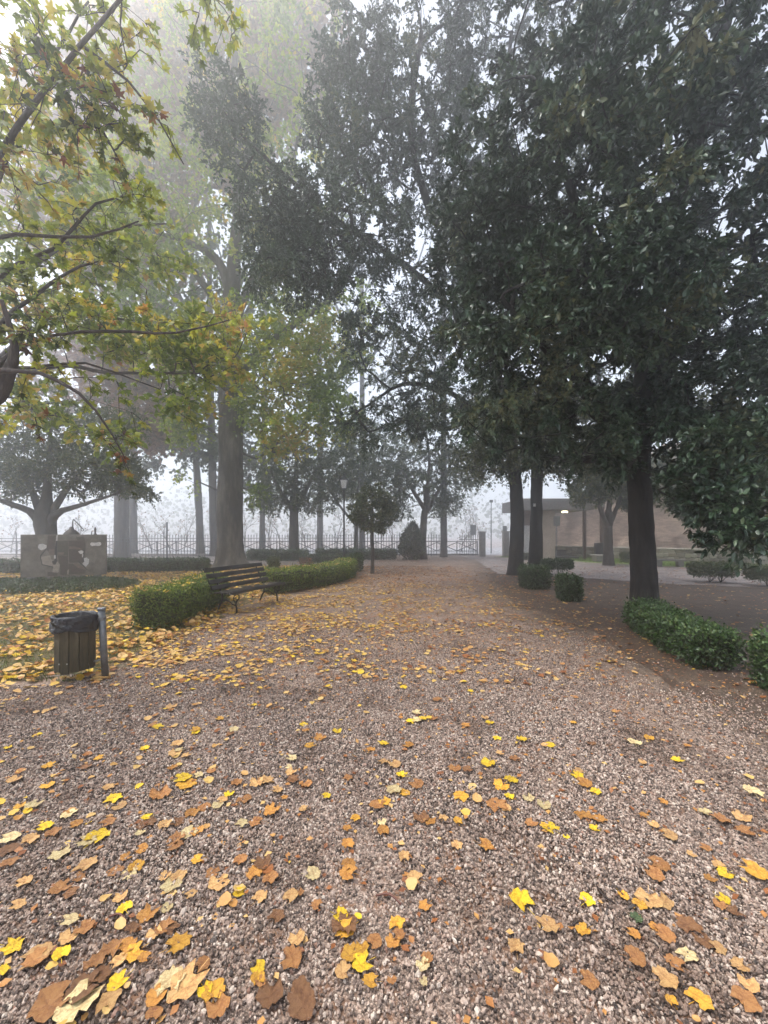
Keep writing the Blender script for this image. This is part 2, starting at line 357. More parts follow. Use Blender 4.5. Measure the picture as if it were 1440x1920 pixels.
def tubes(chains, n=6, lump=0.0, seed=0):
    VV, FF, off = [], [], 0; ang = np.linspace(0, 2*math.pi, n, endpoint=False)
    for P, r in chains:
        P = np.asarray(P, float); r = np.asarray(r, float); k = len(P)
        if k < 2: continue
        t = np.empty_like(P); t[1:-1] = P[2:] - P[:-2]; t[0] = P[1]-P[0]; t[-1] = P[-1]-P[-2]; t = norm(t)
        up = np.array([1.,0,0]) if abs(t[0,0]) < .8 else np.array([0,1.,0]); U = np.empty_like(P)
        for i in range(k):
            up = up - t[i]*np.dot(up, t[i]); up /= max(np.linalg.norm(up),1e-9); U[i] = up
        B = np.cross(t, U)
        rr = r[:,None] * np.ones(n)
        if lump:
            ph = seed + P[:,2:3]
            rr = rr * (1 + lump*np.sin(ang*2+ph*1.3) + lump*.7*np.sin(ang*3-ph*2.1+1) + lump*.5*np.sin(ang*5+ph*4.7))
        V = P[:,None,:] + rr[...,None]*(np.cos(ang)[None,:,None]*U[:,None,:] + np.sin(ang)[None,:,None]*B[:,None,:])
        i = np.arange(k-1)[:,None]*n; j = np.arange(n)[None,:]; j2 = (j+1) % n
        F = np.stack([i+j, i+j2, i+n+j2, i+n+j], -1).reshape(-1,4) + off
        VV.append(V.reshape(-1,3)); FF.append(F); off += k*n
    return np.concatenate(VV), np.concatenate(FF)
def densify(P, step=.25, wob=.0):
    P = [np.asarray(p, float) for p in P]; out = [P[0]]
    for i in range(len(P)-1):
        p0 = P[max(i-1,0)]; p1 = P[i]; p2 = P[i+1]; p3 = P[min(i+2,len(P)-1)]
        n = max(2, int(np.linalg.norm(p2[:3]-p1[:3])/step))
        for k in range(1, n+1):
            s = k/n; q = .5*((2*p1)+(-p0+p2)*s+(2*p0-5*p1+4*p2-p3)*s*s+(-p0+3*p1-3*p2+p3)*s**3)
            if wob: q = q.copy(); q[:3] += rng.normal(size=3)*wob
            out.append(q)
    return np.array(out)
def blob_points(blobs, n, shell=.5):
    # blobs: (centre, radii, weight) -> n points biased to the outer shell
    ws = np.array([b[2] for b in blobs], float); ws /= ws.sum(); out = []
    for (c, r, _), k in zip(blobs, rng.multinomial(n, ws)):
        d = rnd(k); u = rng.random(k)**(1/3*(1-shell) + .08)
        out.append(np.asarray(c) + d*u[:,None]*np.asarray(r))
    return np.concatenate(out)
def grow(limbs, targets, tip=.008, expo=.42, up=.35, rmax=.2):
    """limbs: list of (k,4) polylines with radius; each target is tied to the nearest wood by a curved twig."""
    pos = []; par = []; fix = []; 
    for L in limbs:
        D = densify(L, .25)
        base = -1
        if pos:
            d = np.linalg.norm(np.array(pos) - D[0,:3], axis=1); base = int(d.argmin())
        for q in D:
            pos.append(q[:3]); par.append(base); fix.append(q[3]); base = len(pos)-1
    chains = []
    P = np.array(pos); nfix = len(P)
    order = np.argsort([np.linalg.norm(P - t, axis=1).min() for t in targets])
    buf = np.empty((nfix + len(targets)*6, 3)); buf[:nfix] = P; cnt = nfix; par = list(par)
    for ti in order:
        t = targets[ti]; A = buf[:cnt]
        dv = t - A; d = np.linalg.norm(dv, axis=1)
        cost = d + .5*np.maximum(0, -dv[:,2]) + np.where(np.arange(cnt) < 3, 5, 0)
        j = int(cost.argmin()); a = A[j].copy(); L = d[j]
        dirp = norm(a - A[par[j]]) if par[j] >= 0 else np.array([0,0,1.])
        c1 = a + L*.35*norm(dirp*.6 + dv[j]/max(L,1e-6) + np.array([0,0,up])) ; c2 = t - L*.3*norm(dv[j]/max(L,1e-6) + np.array([0,0,-up*.3]))
        ids = [j]; n = 5; last = j
        for s in np.linspace(0,1,n+1)[1:]:
            q = (1-s)**3*a + 3*(1-s)**2*s*c1 + 3*(1-s)*s*s*c2 + s**3*t + rng.normal(size=3)*.02*L*(1-s)
            buf[cnt] = q; par.append(last); last = cnt; ids.append(cnt); cnt += 1
        chains.append(ids)
    desc = np.zeros(cnt); 
    for ids in chains: desc[ids[-1]] += 1
    for i in range(cnt-1, -1, -1):
        if par[i] >= 0: desc[par[i]] += desc[i]
    rad = np.minimum(tip * np.maximum(desc,1)**expo, rmax)
    out = []
    for ids in chains:
        r = rad[ids].copy(); r[0] = min(r[0], r[1]*1.25); r[-1] *= .6
        out.append((buf[ids], r))
    dirs = np.array([norm(buf[ids[-1]] - buf[ids[-2]]) for ids in chains]); tips = np.array([buf[ids[-1]] for ids in chains])
    return out, tips, dirs
def sprays(tips, dirs, per, length, leaves_per, droop=.2, jit=.7):
    """short twigs at each tip, leaves spiralled along them -> twig chains, leaf pos/axis/normal"""
    n = len(tips)*per; o = np.repeat(tips, per, 0); d = norm(np.repeat(dirs, per, 0)*.7 + rng.normal(size=(n,3))*jit + np.array([0,0,.1]))
    L = length * rng.uniform(.5,1.2,n)
    s = rng.random((n, leaves_per))**.75
    bend = np.zeros((n,3)); bend[:,2] = -droop
    p = o[:,None] + d[:,None]*(s*L[:,None])[...,None] + bend[:,None]*((s*s)*L[:,None])[...,None]
    ax = norm(d[:,None] + rng.normal(size=(n,leaves_per,3))*.75 + bend[:,None]*.8)
    nr = norm(rng.normal(size=(n,leaves_per,3))*.55 + np.array([0,0,.9]))
    ch = np.stack([o, o + d*L[:,None]*.5 + bend*L[:,None]*.25, o + d*L[:,None] + bend*L[:,None]], 1)
    return ch, p.reshape(-1,3), ax.reshape(-1,3), nr.reshape(-1,3)
def make_tree(name, label, limbs, targets, bark, leafmat, T, size, per=5, length=.35, lpt=9, droop=.2, group=None, cat='tree', seg=12, lump=.06,
              twigs=True, singles=0, single_mat=None, single_T=None, tintf=None, tip=.008, rmax=.2, jit=.7, extra=None, up=.35, flare=None, szvar=.4, trunkkind=None):
    base = np.asarray(limbs[0][0][:3], float)
    root = empty(name, base, label, cat, group)
    br, tips, dirs = grow([np.asarray(l, float) for l in limbs], targets, tip=tip, rmax=rmax, up=up)
    ch, lp, la, ln = sprays(tips, dirs, per, length, lpt, droop, jit)
    V1, F1 = [], []
    lt = []
    for k, l in enumerate(limbs):
        D = densify(l, .09 if (seg >= 20 and k == 0) else .2, .002 if (seg >= 20 and k == 0) else .006); 
        r = D[:,3].copy()
        if k == 0 and flare:
            h = D[:,2] - D[0,2]; r = r*(1 + flare*np.exp(-h/.35))
        lt.append((D[:,:3], r))
    Va, Fa = tubes(lt, seg, lump, seed=base[0])
    if seg >= 20:                                               # ridged bark and root swellings on the big trunks
        n0 = len(lt[0][0])*seg; q = Va[:n0].reshape(-1, seg, 3); cen = q.mean(1, keepdims=True); dd = q - cen; rr = np.linalg.norm(dd, axis=2, keepdims=True)
        flat = Va[:n0]; rid = np.array([mnoise.ridged_multi_fractal(Vector((p_[0]*7, p_[1]*7, p_[2]*1.6)), .9, 2.1, 3, 1.0, 2.0) for p_ in flat]).reshape(-1, seg, 1)
        an = np.arctan2(dd[...,1:2], dd[...,0:1]); hh = np.maximum(q[...,2:3] - base[2], 0)
        Va[:n0] = (cen + dd*(1 + (rid-1.1)*.035/np.maximum(rr,.1)*.5 + .16*np.exp(-hh/.45)*np.sin(an*5+1)*(flare or 0))).reshape(-1,3)
    Vb, Fb = tubes(br, 5)
    V = np.concatenate([Va, Vb]); F = np.concatenate([Fa, Fb + len(Va)])
    if twigs:
        sel = ch if len(ch) < 9000 else ch[::2]
        Vc, Fc = tubes([(c, (.0045,.003,.0015)) for c in sel], 3); F = np.concatenate([F, Fc + len(V)]); V = np.concatenate([V, Vc])
    link('trunk', npmesh('trunk', V - base, F, bark, True), root)
    n = len(lp); tint = rng.random(n) if tintf is None else tintf(lp)
    sz = size*rng.uniform(1-szvar, 1+szvar, n)
    if singles:
        proj = np.abs(lp[:,0]/lp[:,1]) < .97; pz = (lp[:,2]-CAMH)/lp[:,1]; vis = proj & (lp[:,1] > .5) & (pz < 1.34) & (pz > -1)
        dist = np.where(vis, np.linalg.norm(lp - np.array([0,0,CAMH]), axis=1), 1e9)
        idx = np.argsort(dist)[:singles]; keep = np.ones(n, bool); keep[idx] = False
        TT = single_T or [T]; mes = [npmesh('leaf', t_[0], t_[1], single_mat) for t_ in TT]
        y = norm(la[idx]); x = norm(np.cross(y, ln[idx])); z = np.cross(x, y)
        for q, i in enumerate(idx):
            o = link('leaf', mes[q % len(mes)], root); s = float(sz[i])
            o.matrix_local = Matrix(((x[q,0]*s, y[q,0]*s, z[q,0]*s, lp[i,0]-base[0]), (x[q,1]*s, y[q,1]*s, z[q,1]*s, lp[i,1]-base[1]), (x[q,2]*s, y[q,2]*s, z[q,2]*s, lp[i,2]-base[2]), (0,0,0,1)))
        lp, la, ln, sz, tint = lp[keep], la[keep], ln[keep], sz[keep], tint[keep]
    leafobj('crown', T, lp - base, la, ln, sz, tint, leafmat, root)
    return root
def E(px, py, Z, rx, ry, rz, wt=1): return (W(px, py, Z), (rx, ry, rz), wt)
def TP(px, py, Z, r): return (*W(px, py, Z), r)
def tn(scale, lo=0, hi=1, off=0):
    def f(P):
        v = np.array([mnoise.noise(Vector(p)*scale + Vector((off,0,0))) for p in P[::6]]); v = np.repeat(v, 6)[:len(P)]
        v = np.pad(v, (0, len(P)-len(v)), mode='edge')
        return np.clip((.5 + v*.8)*(hi-lo) + lo + rng.normal(size=len(P))*.13, 0, 1)
    return f
#@@TREES
# ================================================================ THE TREES
# the near dark evergreen oak on the right
limbsA = [
 [(5.1,7.8,-.05,.25),TP(1208,1100,7.8,.215),TP(1204,1000,7.8,.20),TP(1197,900,7.8,.20),TP(1196,820,7.8,.24),TP(1206,760,7.8,.24),TP(1213,680,7.7,.20),TP(1206,600,7.6,.17),TP(1240,490,7.4,.13),TP(1290,330,7.2,.11),TP(1345,130,7.0,.085),TP(1378,-40,6.9,.06)],
 [TP(1195,800,7.8,.15),TP(1150,790,7.6,.14),TP(1112,765,7.4,.125),TP(1092,715,7.2,.11),TP(1060,690,7.0,.09),TP(1010,640,6.6,.06),TP(940,560,6.2,.035)],
 [TP(1212,730,7.7,.15),TP(1262,640,7.6,.12),TP(1300,540,7.7,.09),TP(1400,420,7.9,.06),TP(1500,250,8,.04)],
 [TP(1205,820,7.8,.13),TP(1300,800,7.2,.10),TP(1400,790,6.6,.08),TP(1500,820,6.0,.05)],
 [TP(1206,610,7.6,.10),TP(1130,480,7.2,.08),TP(1060,330,6.8,.06),TP(1000,150,6.4,.04)],
 [TP(1195,830,7.8,.12),TP(1120,860,8.4,.09),TP(1030,860,9.2,.06)],
]
blA = [E(1190,330,6.6,2.6,1.8,2.6,7),E(1000,330,6.8,1.5,1.3,1.7,4),E(1400,300,6.4,1.8,1.8,2.8,5),E(980,600,6.9,1.5,1.3,1.1,4.5),E(1130,560,6.2,1.5,1.1,1.1,4.5),E(1360,620,6.6,1.7,1.7,1.5,5),
       E(1030,790,7.8,1.7,1.6,.65,4),E(1230,830,7.2,1.5,1.6,.6,2.4),E(1400,880,5.4,.9,.8,.75,2.6),E(1390,960,5.2,.55,.5,.42,1.3),E(1480,760,5.5,1.0,1.4,.9,2),E(1250,60,7.0,3.0,1.8,1.6,5),E(1150,-350,7,4,3,2.4,5),
       E(1500,250,8,3,3,3,3), E(900,470,7.2,.9,.9,1.0,1.8), E(1330,900,8.6,1.2,1,.6,1)]
tA = blob_points(blA, 1380, .35)
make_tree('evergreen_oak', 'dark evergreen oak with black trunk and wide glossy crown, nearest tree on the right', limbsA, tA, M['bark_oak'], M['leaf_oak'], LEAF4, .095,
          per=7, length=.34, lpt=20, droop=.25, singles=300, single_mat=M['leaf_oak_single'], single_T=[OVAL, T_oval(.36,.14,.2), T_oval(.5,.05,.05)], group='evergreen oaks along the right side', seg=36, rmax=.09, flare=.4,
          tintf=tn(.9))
# two more oaks behind it
limbsB = [[(5.2,15.9,-.05,.30),TP(968,1040,15.9,.27),TP(970,980,15.9,.255),TP(966,900,15.9,.26),TP(955,820,15.6,.24),TP(930,700,15,.20),TP(900,560,14,.17),TP(850,440,13,.15),TP(810,400,12.5,.13),TP(770,250,12.2,.10),TP(790,60,12,.07)],
 [TP(930,700,15,.13),TP(830,560,13.6,.10),TP(720,470,12.2,.085),TP(640,420,11.2,.07),TP(560,350,10.4,.05),TP(470,270,9.8,.035),TP(390,180,9.6,.02)],
 [TP(860,450,13.2,.11),TP(930,250,12.8,.08),TP(960,60,12.4,.05)],
 [TP(955,820,15.6,.13),TP(850,740,14,.09),TP(760,720,12.6,.06),TP(690,760,11.8,.03)]]
blB = [E(640,440,11,2.2,1.6,1.2,7),E(520,400,10.4,1.2,1,1.2,3),E(560,520,10.6,1.3,1.0,.6,2.4),E(440,240,9.8,.9,.9,1.1,2.2),E(400,170,9.7,.5,.5,.7,.8),E(680,200,11.5,1.6,1.5,2.6,6),E(640,250,11,1.0,1,1.5,2.5),E(800,80,12,2.2,1.8,2.3,6),
       E(830,320,12.5,1.8,1.5,2,5),E(740,640,12,1.7,1.5,1.3,3.2),E(830,760,13,2.0,1.8,1.3,6),E(690,800,12,.9,1,.7,1.2),E(850,540,12.5,1.6,1.6,1.5,4),E(760,-300,12,4,3,3,4),E(930,100,13,2,2,3,4)]
tB = blob_points(blB, 1350, .3)
make_tree('evergreen_oak', 'tall oak leaning its crown left over the path, left of the tagged oak', limbsB, tB, M['bark_oak'], M['leaf_oak'], T_diamond(.42,.1), .10,
          per=7, length=.42, lpt=17, droop=.2, group='evergreen oaks along the right side', seg=14, rmax=.1, flare=.2, twigs=False, tintf=tn(.7, .1, 1))
limbsC = [[(6.25,16.4,-.05,.27),TP(1005,1000,16.4,.25),TP(1007,900,16.4,.235),TP(1010,820,16.3,.22),TP(1022,720,16,.18),TP(1010,560,15.6,.14),TP(1040,380,15.4,.10),TP(1060,120,15.2,.06)],
 [TP(1010,870,16.4,.13),TP(960,880,17,.11),TP(900,850,17.6,.08)], [TP(1020,740,16,.12),TP(1110,640,15.4,.09),TP(1200,560,15,.06)]]
blC = [E(980,780,16.5,2.4,2.2,1.4,4),E(1080,780,15,2.4,2,1.6,4),E(930,860,15.5,1.6,1.8,.8,3),E(1080,860,15.5,1.8,1.8,.7,3),E(1040,500,15.5,3.2,2.5,4,6),E(1150,250,15.5,4,3,4,5),E(1250,600,13,3,2.5,2.2,3),E(1000,-100,15,5,4,4,4),E(1290,740,12,2.2,2,1.4,2)]
tC = blob_points(blC, 1000, .3)
make_tree('evergreen_oak', 'straight dark oak with a small white tag on its trunk before the shelter', limbsC, tC, M['bark_oak'], M['leaf_olive'], DIA, .12,
          per=8, length=.6, lpt=10, group='evergreen oaks along the right side', seg=14, rmax=.1, flare=.2, twigs=False)
# big lime, left of centre
limbsD = [[(-7.25,19,-.05,.70),TP(432,1040,19,.62),TP(431,980,19,.58),TP(432,900,19,.57),TP(434,800,19,.56),TP(434,720,19,.55),TP(432,640,19,.48),TP(434,560,19,.38),TP(440,480,19,.30),TP(450,330,19,.22),TP(440,120,19,.14),TP(450,-80,19,.08)],
 [TP(440,700,19,.30),TP(480,670,18.8,.26),TP(510,640,18.5,.22),TP(560,600,18.2,.15),TP(620,560,18,.10),TP(680,480,18,.05)],
 [TP(434,560,19,.25),TP(415,500,18.8,.20),TP(385,470,18.6,.16),TP(340,450,18.4,.11),TP(270,430,18.2,.06)],
 [TP(432,620,19,.24),TP(475,520,19.4,.18),TP(530,400,19.8,.12),TP(560,250,20,.07)],
 [TP(430,640,19,.2),TP(400,560,19.2,.16),TP(360,500,19.4,.13),TP(300,360,19.4,.09),TP(240,200,19.4,.05)],
 [TP(410,820,19,.07),TP(385,800,18.8,.05),TP(360,810,18.6,.03)], [TP(455,850,18.9,.06),TP(480,860,18.6,.04)],[TP(410,920,18.9,.05),TP(375,905,18.6,.03)],[TP(455,915,18.9,.05),TP(485,925,18.6,.03)]]
blD = [E(560,700,18,2.2,1.8,1.6,6),E(620,780,17.5,1.5,1.5,1.0,3),E(520,820,18,1.0,1.3,.9,2.2),E(520,600,18,2.2,2,1.8,4),E(640,620,18,1.8,1.8,2,3.5),E(360,640,18.5,2.2,2,2,4),E(350,800,18.6,.8,.8,.9,1.4),E(480,760,18.3,1,1,1.2,1.8),E(360,905,18.5,.45,.4,.25,.35),E(482,925,18.5,.4,.4,.2,.3),E(390,400,19,5,3,4,7),
       E(520,350,19.5,4,3,4,6),E(250,420,18.5,3.2,2.5,3.5,5),E(230,600,18,2.2,2,1.6,2.5),E(420,120,19,6,4,5,9),E(400,-200,19,6,4,4,5)]
tD = blob_points(blD, 980, .3)
make_tree('lime_tree', 'huge old lime tree with a thick mottled trunk rising behind the bench', limbsD, tD, M['bark_big'], M['leaf_lime'], DIAW, .15,
          per=7, length=.75, lpt=8, seg=44, lump=.035, flare=.55, twigs=False, rmax=.16, tintf=tn(.35, .1, 1.0), szvar=.35)
# tall copper toned trees lost in the fog behind
def bigfog(px, Z, wpx, label, blobs, mat, n=420, lean=0, size=.26, top=250, group='pale trunks fading into the fog'):
    r = wpx/750*Z/2; x0 = (px-720)/750*Z
    limbs = [[(x0, Z, -.05, r*1.1), TP(px+lean*.2,960,Z,r), TP(px+lean*.6,850,Z,r*.92), TP(px+lean,650,Z,r*.75), TP(px+lean*1.2,400,Z,r*.45), TP(px+lean,top,Z,r*.2)],
             [TP(px+lean,680,Z,r*.5), TP(px+lean-70,520,Z,r*.35), TP(px+lean-120,350,Z,r*.2)], [TP(px+lean,700,Z,r*.5), TP(px+lean+80,560,Z+.5,r*.35), TP(px+lean+140,380,Z+.5,r*.2)]]
    make_tree('park_tree', label, limbs, blob_points(blobs, n, .25), M['bark_mid'], mat, DIAW, size, per=7, length=1.0, lpt=8, group=group, seg=12, lump=.04, flare=.25, twigs=False, rmax=r*.4, szvar=.4, tip=.012)
bigfog(228, 27, 24, 'thick pale trunk right of the painted slab, tall rusty crown dissolving in fog',
       [E(300,180,27,9,5,7,9),E(200,420,27,6,4,4,4),E(420,100,27,8,5,6,4),E(250,700,27,3.5,3,3,2),E(520,60,27,5,4,5,3),E(280,800,26,2.2,2,1.2,1.2)], M['leaf_copper'], 1700, size=.26)
bigfog(250, 32, 13, 'slimmer pale trunk just right of the thick one by the painted slab', [E(150,700,32,5,4,5,2),E(300,550,32,5,4,5,2),E(100,300,32,6,4,7,3)], M['leaf_copper'], 300, size=.26)
bigfog(376, 31, 13, 'pale curved trunk seen between the thick fogged trunk and the big lime', [E(330,840,31,3,3,2,2),E(400,760,31,3,3,3,2)], M['leaf_dull'], 90, -14, top=600)
bigfog(402, 29, 15, 'pale trunk half hidden by the left edge of the big lime', [E(400,560,29,5,3,6,2),E(420,850,29,2,2,1.6,1)], M['leaf_dull'], 90, -8, top=500)
bigfog(491, 33, 10, 'thin wavy fogged trunk right of the big lime', [E(480,880,33,3,3,2,2),E(520,760,33,5,3,4,2)], M['leaf_dull'], 90, 6, top=600)
bigfog(600, 36, 11, 'straight faint trunk behind the fence between the round park tree and the lamp', [E(600,900,36,3.5,3,1.6,1.5),E(650,700,36,7,3,6,3)], M['leaf_dull'], 90, 0, top=600)
bigfog(679, 33, 11, 'faint trunk seen just right of the lamp post', [E(700,860,33,4,3,3,2)], M['leaf_dull'], 70, 0, top=650)
bigfog(832, 28, 12, 'straight grey trunk right of the conical shrub', [E(840,880,27,2.6,2,1.6,2),E(860,780,27,4,3,3,2)], M['leaf_olive'], 120, 0, .2, top=650)
# medium trees with dense low crowns near the fence
def park(px, base, Z, wpx, label, blobs, mat, n, fork=900, group='dense low crowned trees by the fence', size=.15, curve=0, flare=.3, per=8, length=.5, spread=60):
    r = wpx/750*Z/2; x0 = (px-720)/750*Z
    limbs = [[(x0,Z,-.05,r*1.2),TP(px+curve*.2,1000,Z,r),TP(px+curve*.5,960,Z,r*.95),TP(px+curve,fork+30,Z,r*1.05),TP(px+curve,fork,Z,r*.8)],
             [TP(px+curve,fork+35,Z,r*.7),TP(px+curve-spread*.5,fork,Z-.4,r*.5),TP(px+curve-spread,fork-45,Z-.6,r*.25)],
             [TP(px+curve,fork+35,Z,r*.7),TP(px+curve+spread*.5,fork-5,Z+.3,r*.5),TP(px+curve+spread,fork-50,Z+.3,r*.25)],
             [TP(px+curve,fork+5,Z,r*.7),TP(px+curve+5,fork-60,Z,r*.4),TP(px+curve,fork-110,Z+.3,r*.2)]]
    return make_tree('park_tree', label, limbs, blob_points(blobs, n, .3), M['bark_mid'], mat, DIA, size, per=per, length=length, lpt=9, group=group, seg=12, lump=.05, flare=flare, twigs=False, rmax=r*.5)
park(551, 1047, 25, 17, 'dense round topped tree between the big lime and the lamp post', [E(520,900,25,1.6,1.6,1.5,3),E(560,870,25,2.2,1.8,1.9,4),E(600,900,25,1.9,1.6,1.5,3),E(550,820,25.5,2.2,2,1.6,2),E(640,860,25,1.6,1.6,1.6,2),E(500,945,25,1.2,1.2,.7,1.6),E(598,945,25,1.2,1.2,.6,1.6),E(550,935,24.6,1.2,1,.7,1.6)], M['leaf_dull'], 260, 925, spread=45)
park(792, 1047, 25.5, 13, 'bent trunk tree beside the conical shrub', [E(740,910,25.5,1.6,1.5,1.3,2),E(790,880,25.5,2.2,1.8,1.6,3),E(840,920,25.5,1.2,1.3,.9,1.5),E(700,860,26,2.2,2,1.6,2),E(745,955,25.5,1.0,1,.5,1.2),E(830,950,25.5,1.1,1,.5,1.2)], M['leaf_dull'], 200, 925, curve=8, spread=45)
park(668, 1040, 26.5, 8, 'slender tree behind the little topiary tree', [E(640,900,27,1.8,1.5,1.3,2),E(690,860,27,2.2,1.6,1.6,2)], M['leaf_dull'], 80, 950)
park(1141, 1060, 20.6, 14, 'forked tree in front of the brick wall right of the shelter', [E(1110,920,20.4,1.0,1,.7,2),E(1150,890,20.6,1.5,1.4,.9,3),E(1190,930,20.6,.9,.9,.6,1.5),E(1230,890,20.6,1.5,1.4,1.0,2)], M['leaf_olive'], 260, 955, group='small trees along the brick wall', spread=32, length=.4)
park(1383, 1062, 20, 14, 'leaning tree at the far right before the brick wall', [E(1370,960,20,1.2,1.2,.8,2),E(1300,940,20.5,1.0,1.2,.8,2),E(1420,900,20,2,1.6,1.2,2)], M['leaf_olive'], 220, 985, group='small trees along the brick wall', curve=-16, spread=30, length=.4)
# spreading evergreen behind the painted slab
limbsM = [[(-12.7,15,-.05,.36),TP(86,1000,15,.33),TP(84,972,15,.34),TP(88,930,15,.16),TP(92,860,15,.10),TP(95,790,15,.05)],
 [TP(80,982,15,.2),TP(55,958,14.8,.12),TP(20,945,14.6,.09),TP(-40,925,14.4,.05)],[TP(92,980,15,.2),TP(112,960,14.9,.12),TP(160,945,14.6,.07),TP(220,925,14.3,.035)],
 [TP(80,975,15,.16),TP(60,920,15.3,.10),TP(30,860,15.5,.06)],[TP(90,975,15,.14),TP(130,910,15.2,.09),TP(180,850,15.4,.05)]]
blM = [E(90,880,15,2.6,1.8,1.1,5),E(10,890,14.8,1.6,1.6,.9,3),E(180,880,14.6,1.5,1.5,.9,3.5),E(235,890,14.3,.7,.8,.7,1.4),E(100,820,15,2.6,1.8,.9,4),E(215,800,15,1.2,1,.8,1.5),E(90,760,15,2,1.6,.8,2),E(270,925,14.2,.35,.4,.12,.25)]
make_tree('spreading_evergreen_tree', 'low spreading dark green tree growing behind the painted slab', limbsM, blob_points(blM, 620, .2), M['bark_mid'], M['leaf_olive'], DIA, .10, per=8, length=.35, lpt=9, seg=14, flare=.1, twigs=False, rmax=.08, up=.15)
# near plane / maple at the left edge
limbsF = [[(-4.1,3.4,-.05,.19),(-4.05,3.4,1.2,.17),(-4.0,3.4,2.3,.17),(-3.95,3.38,2.85,.2),(-4.0,3.4,3.2,.15),(-4.1,3.4,4.2,.11),(-4.2,3.4,6,.07)],
 [(-3.95,3.4,2.5,.12),(-3.6,3.4,2.68,.085),(-3.30,3.4,2.82,.07),(-3.2,3.4,3.0,.05),(-3.12,3.38,3.25,.03),(-3.2,3.35,3.6,.015)],
 [TP(-80,650,3.4,.05),TP(-60,430,3.2,.035),TP(-5,285,3.1,.022),TP(80,175,3.1,.018),TP(150,85,3.1,.016),TP(225,0,3.1,.013),TP(280,-80,3.1,.012)],
 [TP(-40,400,3.2,.022),TP(10,300,3.4,.018),TP(60,180,3.6,.015),TP(105,100,3.6,.013),TP(165,0,3.7,.009)],
 [TP(-20,700,3.35,.03),TP(40,695,3.2,.014),TP(110,715,3.2,.014),TP(180,770,3.2,.009),TP(235,860,3.3,.005)],
 [TP(-10,690,3.4,.025),TP(60,640,3.8,.013),TP(200,620,4.1,.015),TP(330,625,4.3,.010),TP(430,600,4.5,.006)],
 [TP(-30,560,3.5,.022),TP(20,500,3.6,.015),TP(100,465,3.7,.015),TP(180,380,3.8,.010),TP(250,370,3.9,.006)],
 [TP(-60,460,3.4,.02),TP(30,440,3.4,.016),TP(170,445,3.5,.012),TP(260,415,3.6,.006)],
 [TP(-30,640,3.5,.02),TP(60,560,3.9,.016),TP(150,500,4.1,.011),TP(220,490,4.3,.006)],
 [TP(160,90,3.1,.012),TP(240,150,3.2,.010),TP(300,230,3.3,.008),TP(345,310,3.4,.005)],
 [TP(110,120,3.1,.012),TP(180,220,3.3,.009),TP(240,330,3.4,.005)],
 [TP(-10,690,3.45,.03),TP(60,690,4.2,.015),TP(160,680,4.6,.012),TP(300,730,4.9,.006)]]
blF = [E(60,280,3.2,.28,.4,.35,3),E(120,150,3.1,.30,.35,.3,3),E(190,220,3.2,.2,.3,.3,2),E(60,80,3.3,.3,.35,.25,2.2),E(240,290,3.4,.12,.2,.12,.8),E(180,60,3.3,.25,.3,.2,1.2),E(30,430,3.4,.3,.4,.3,2),E(150,430,3.8,.4,.4,.3,2),E(270,380,3.8,.18,.2,.12,.8),
       E(60,560,3.8,.4,.5,.3,2.4),E(170,600,4.2,.45,.4,.2,2.2),E(300,610,4.6,.4,.4,.15,1.8),E(400,610,4.8,.3,.3,.12,1.2),E(60,690,3.8,.3,.4,.15,1.6),E(200,740,4.2,.35,.4,.2,1.5),E(40,800,3.8,.25,.4,.15,1),E(330,700,5,.4,.4,.2,1.3),E(230,840,3.8,.15,.2,.12,.7),
       E(20,180,3.5,.3,.3,.3,1),E(310,250,3.35,.10,.15,.14,.6),E(380,20,3.6,.25,.3,.1,.7),E(250,40,3.5,.15,.2,.15,.5),E(20,620,3.3,.25,.3,.2,1.6),E(180,520,4.6,.8,.6,.5,2.5),E(-60,100,3.5,.6,.6,.8,2)]
make_tree('plane_tree', 'plane tree at the left edge with lobed half yellow leaves on thin branches', limbsF, blob_points(blF, 230, .15), M['bark_twig'], M['leaf_plane'], LOBED, .082,
          per=2, length=.22, lpt=6, droop=.5, seg=12, lump=.08, singles=300, single_mat=M['leaf_plane_single'], single_T=[LOBED, LOBED2, T_lobed(5,.6,.3,9)], tip=.0022, rmax=.012, tintf=tn(1.2,.1,.95,3), szvar=.3)
# its neighbour behind: same kind, further, golden
limbsG = [[(-8.8,7.6,-.05,.2),(-8.8,7.6,2.5,.18),(-8.6,7.6,4.5,.13),(-8.2,7.7,7,.08)],[(-8.7,7.6,2.6,.09),TP(60,700,7.8,.05),TP(220,700,8.2,.03),TP(380,700,8.6,.015)],[(-8.6,7.6,4.2,.09),TP(60,500,7.8,.05),TP(220,430,8.2,.03),TP(320,420,8.6,.015)],[(-8.6,7.6,3.6,.08),TP(80,610,8,.04),TP(250,600,8.6,.02)]]
blG = [E(120,400,8,1.2,1,.7,3),E(250,470,8.4,1.1,.9,.6,3),E(90,600,7.8,1,1,.6,2.5),E(260,640,8.4,1.3,1,.5,4),E(390,690,8.8,.8,.8,.45,2.6),E(340,760,8.6,.5,.6,.4,1.2),E(60,760,7.8,.8,.8,.4,2),E(60,250,8,1,1,.8,1.2),E(170,310,8.2,1,1,.6,2),E(420,620,8.8,.9,.8,.35,2.5),E(120,520,8.5,1.6,1,1,3),E(200,820,8.2,.6,.6,.3,1),E(0,350,7.5,.8,.8,1,1.5)]
make_tree('maple_tree', 'maple with golden green foliage filling the left behind the lobed leaves', limbsG, blob_points(blG, 560, .2), M['bark_twig'], M['leaf_golden'], LOB3, .11,
          per=3, length=.38, lpt=7, seg=10, twigs=True, tip=.004, rmax=.03, tintf=tn(.8,.1,.82,9))
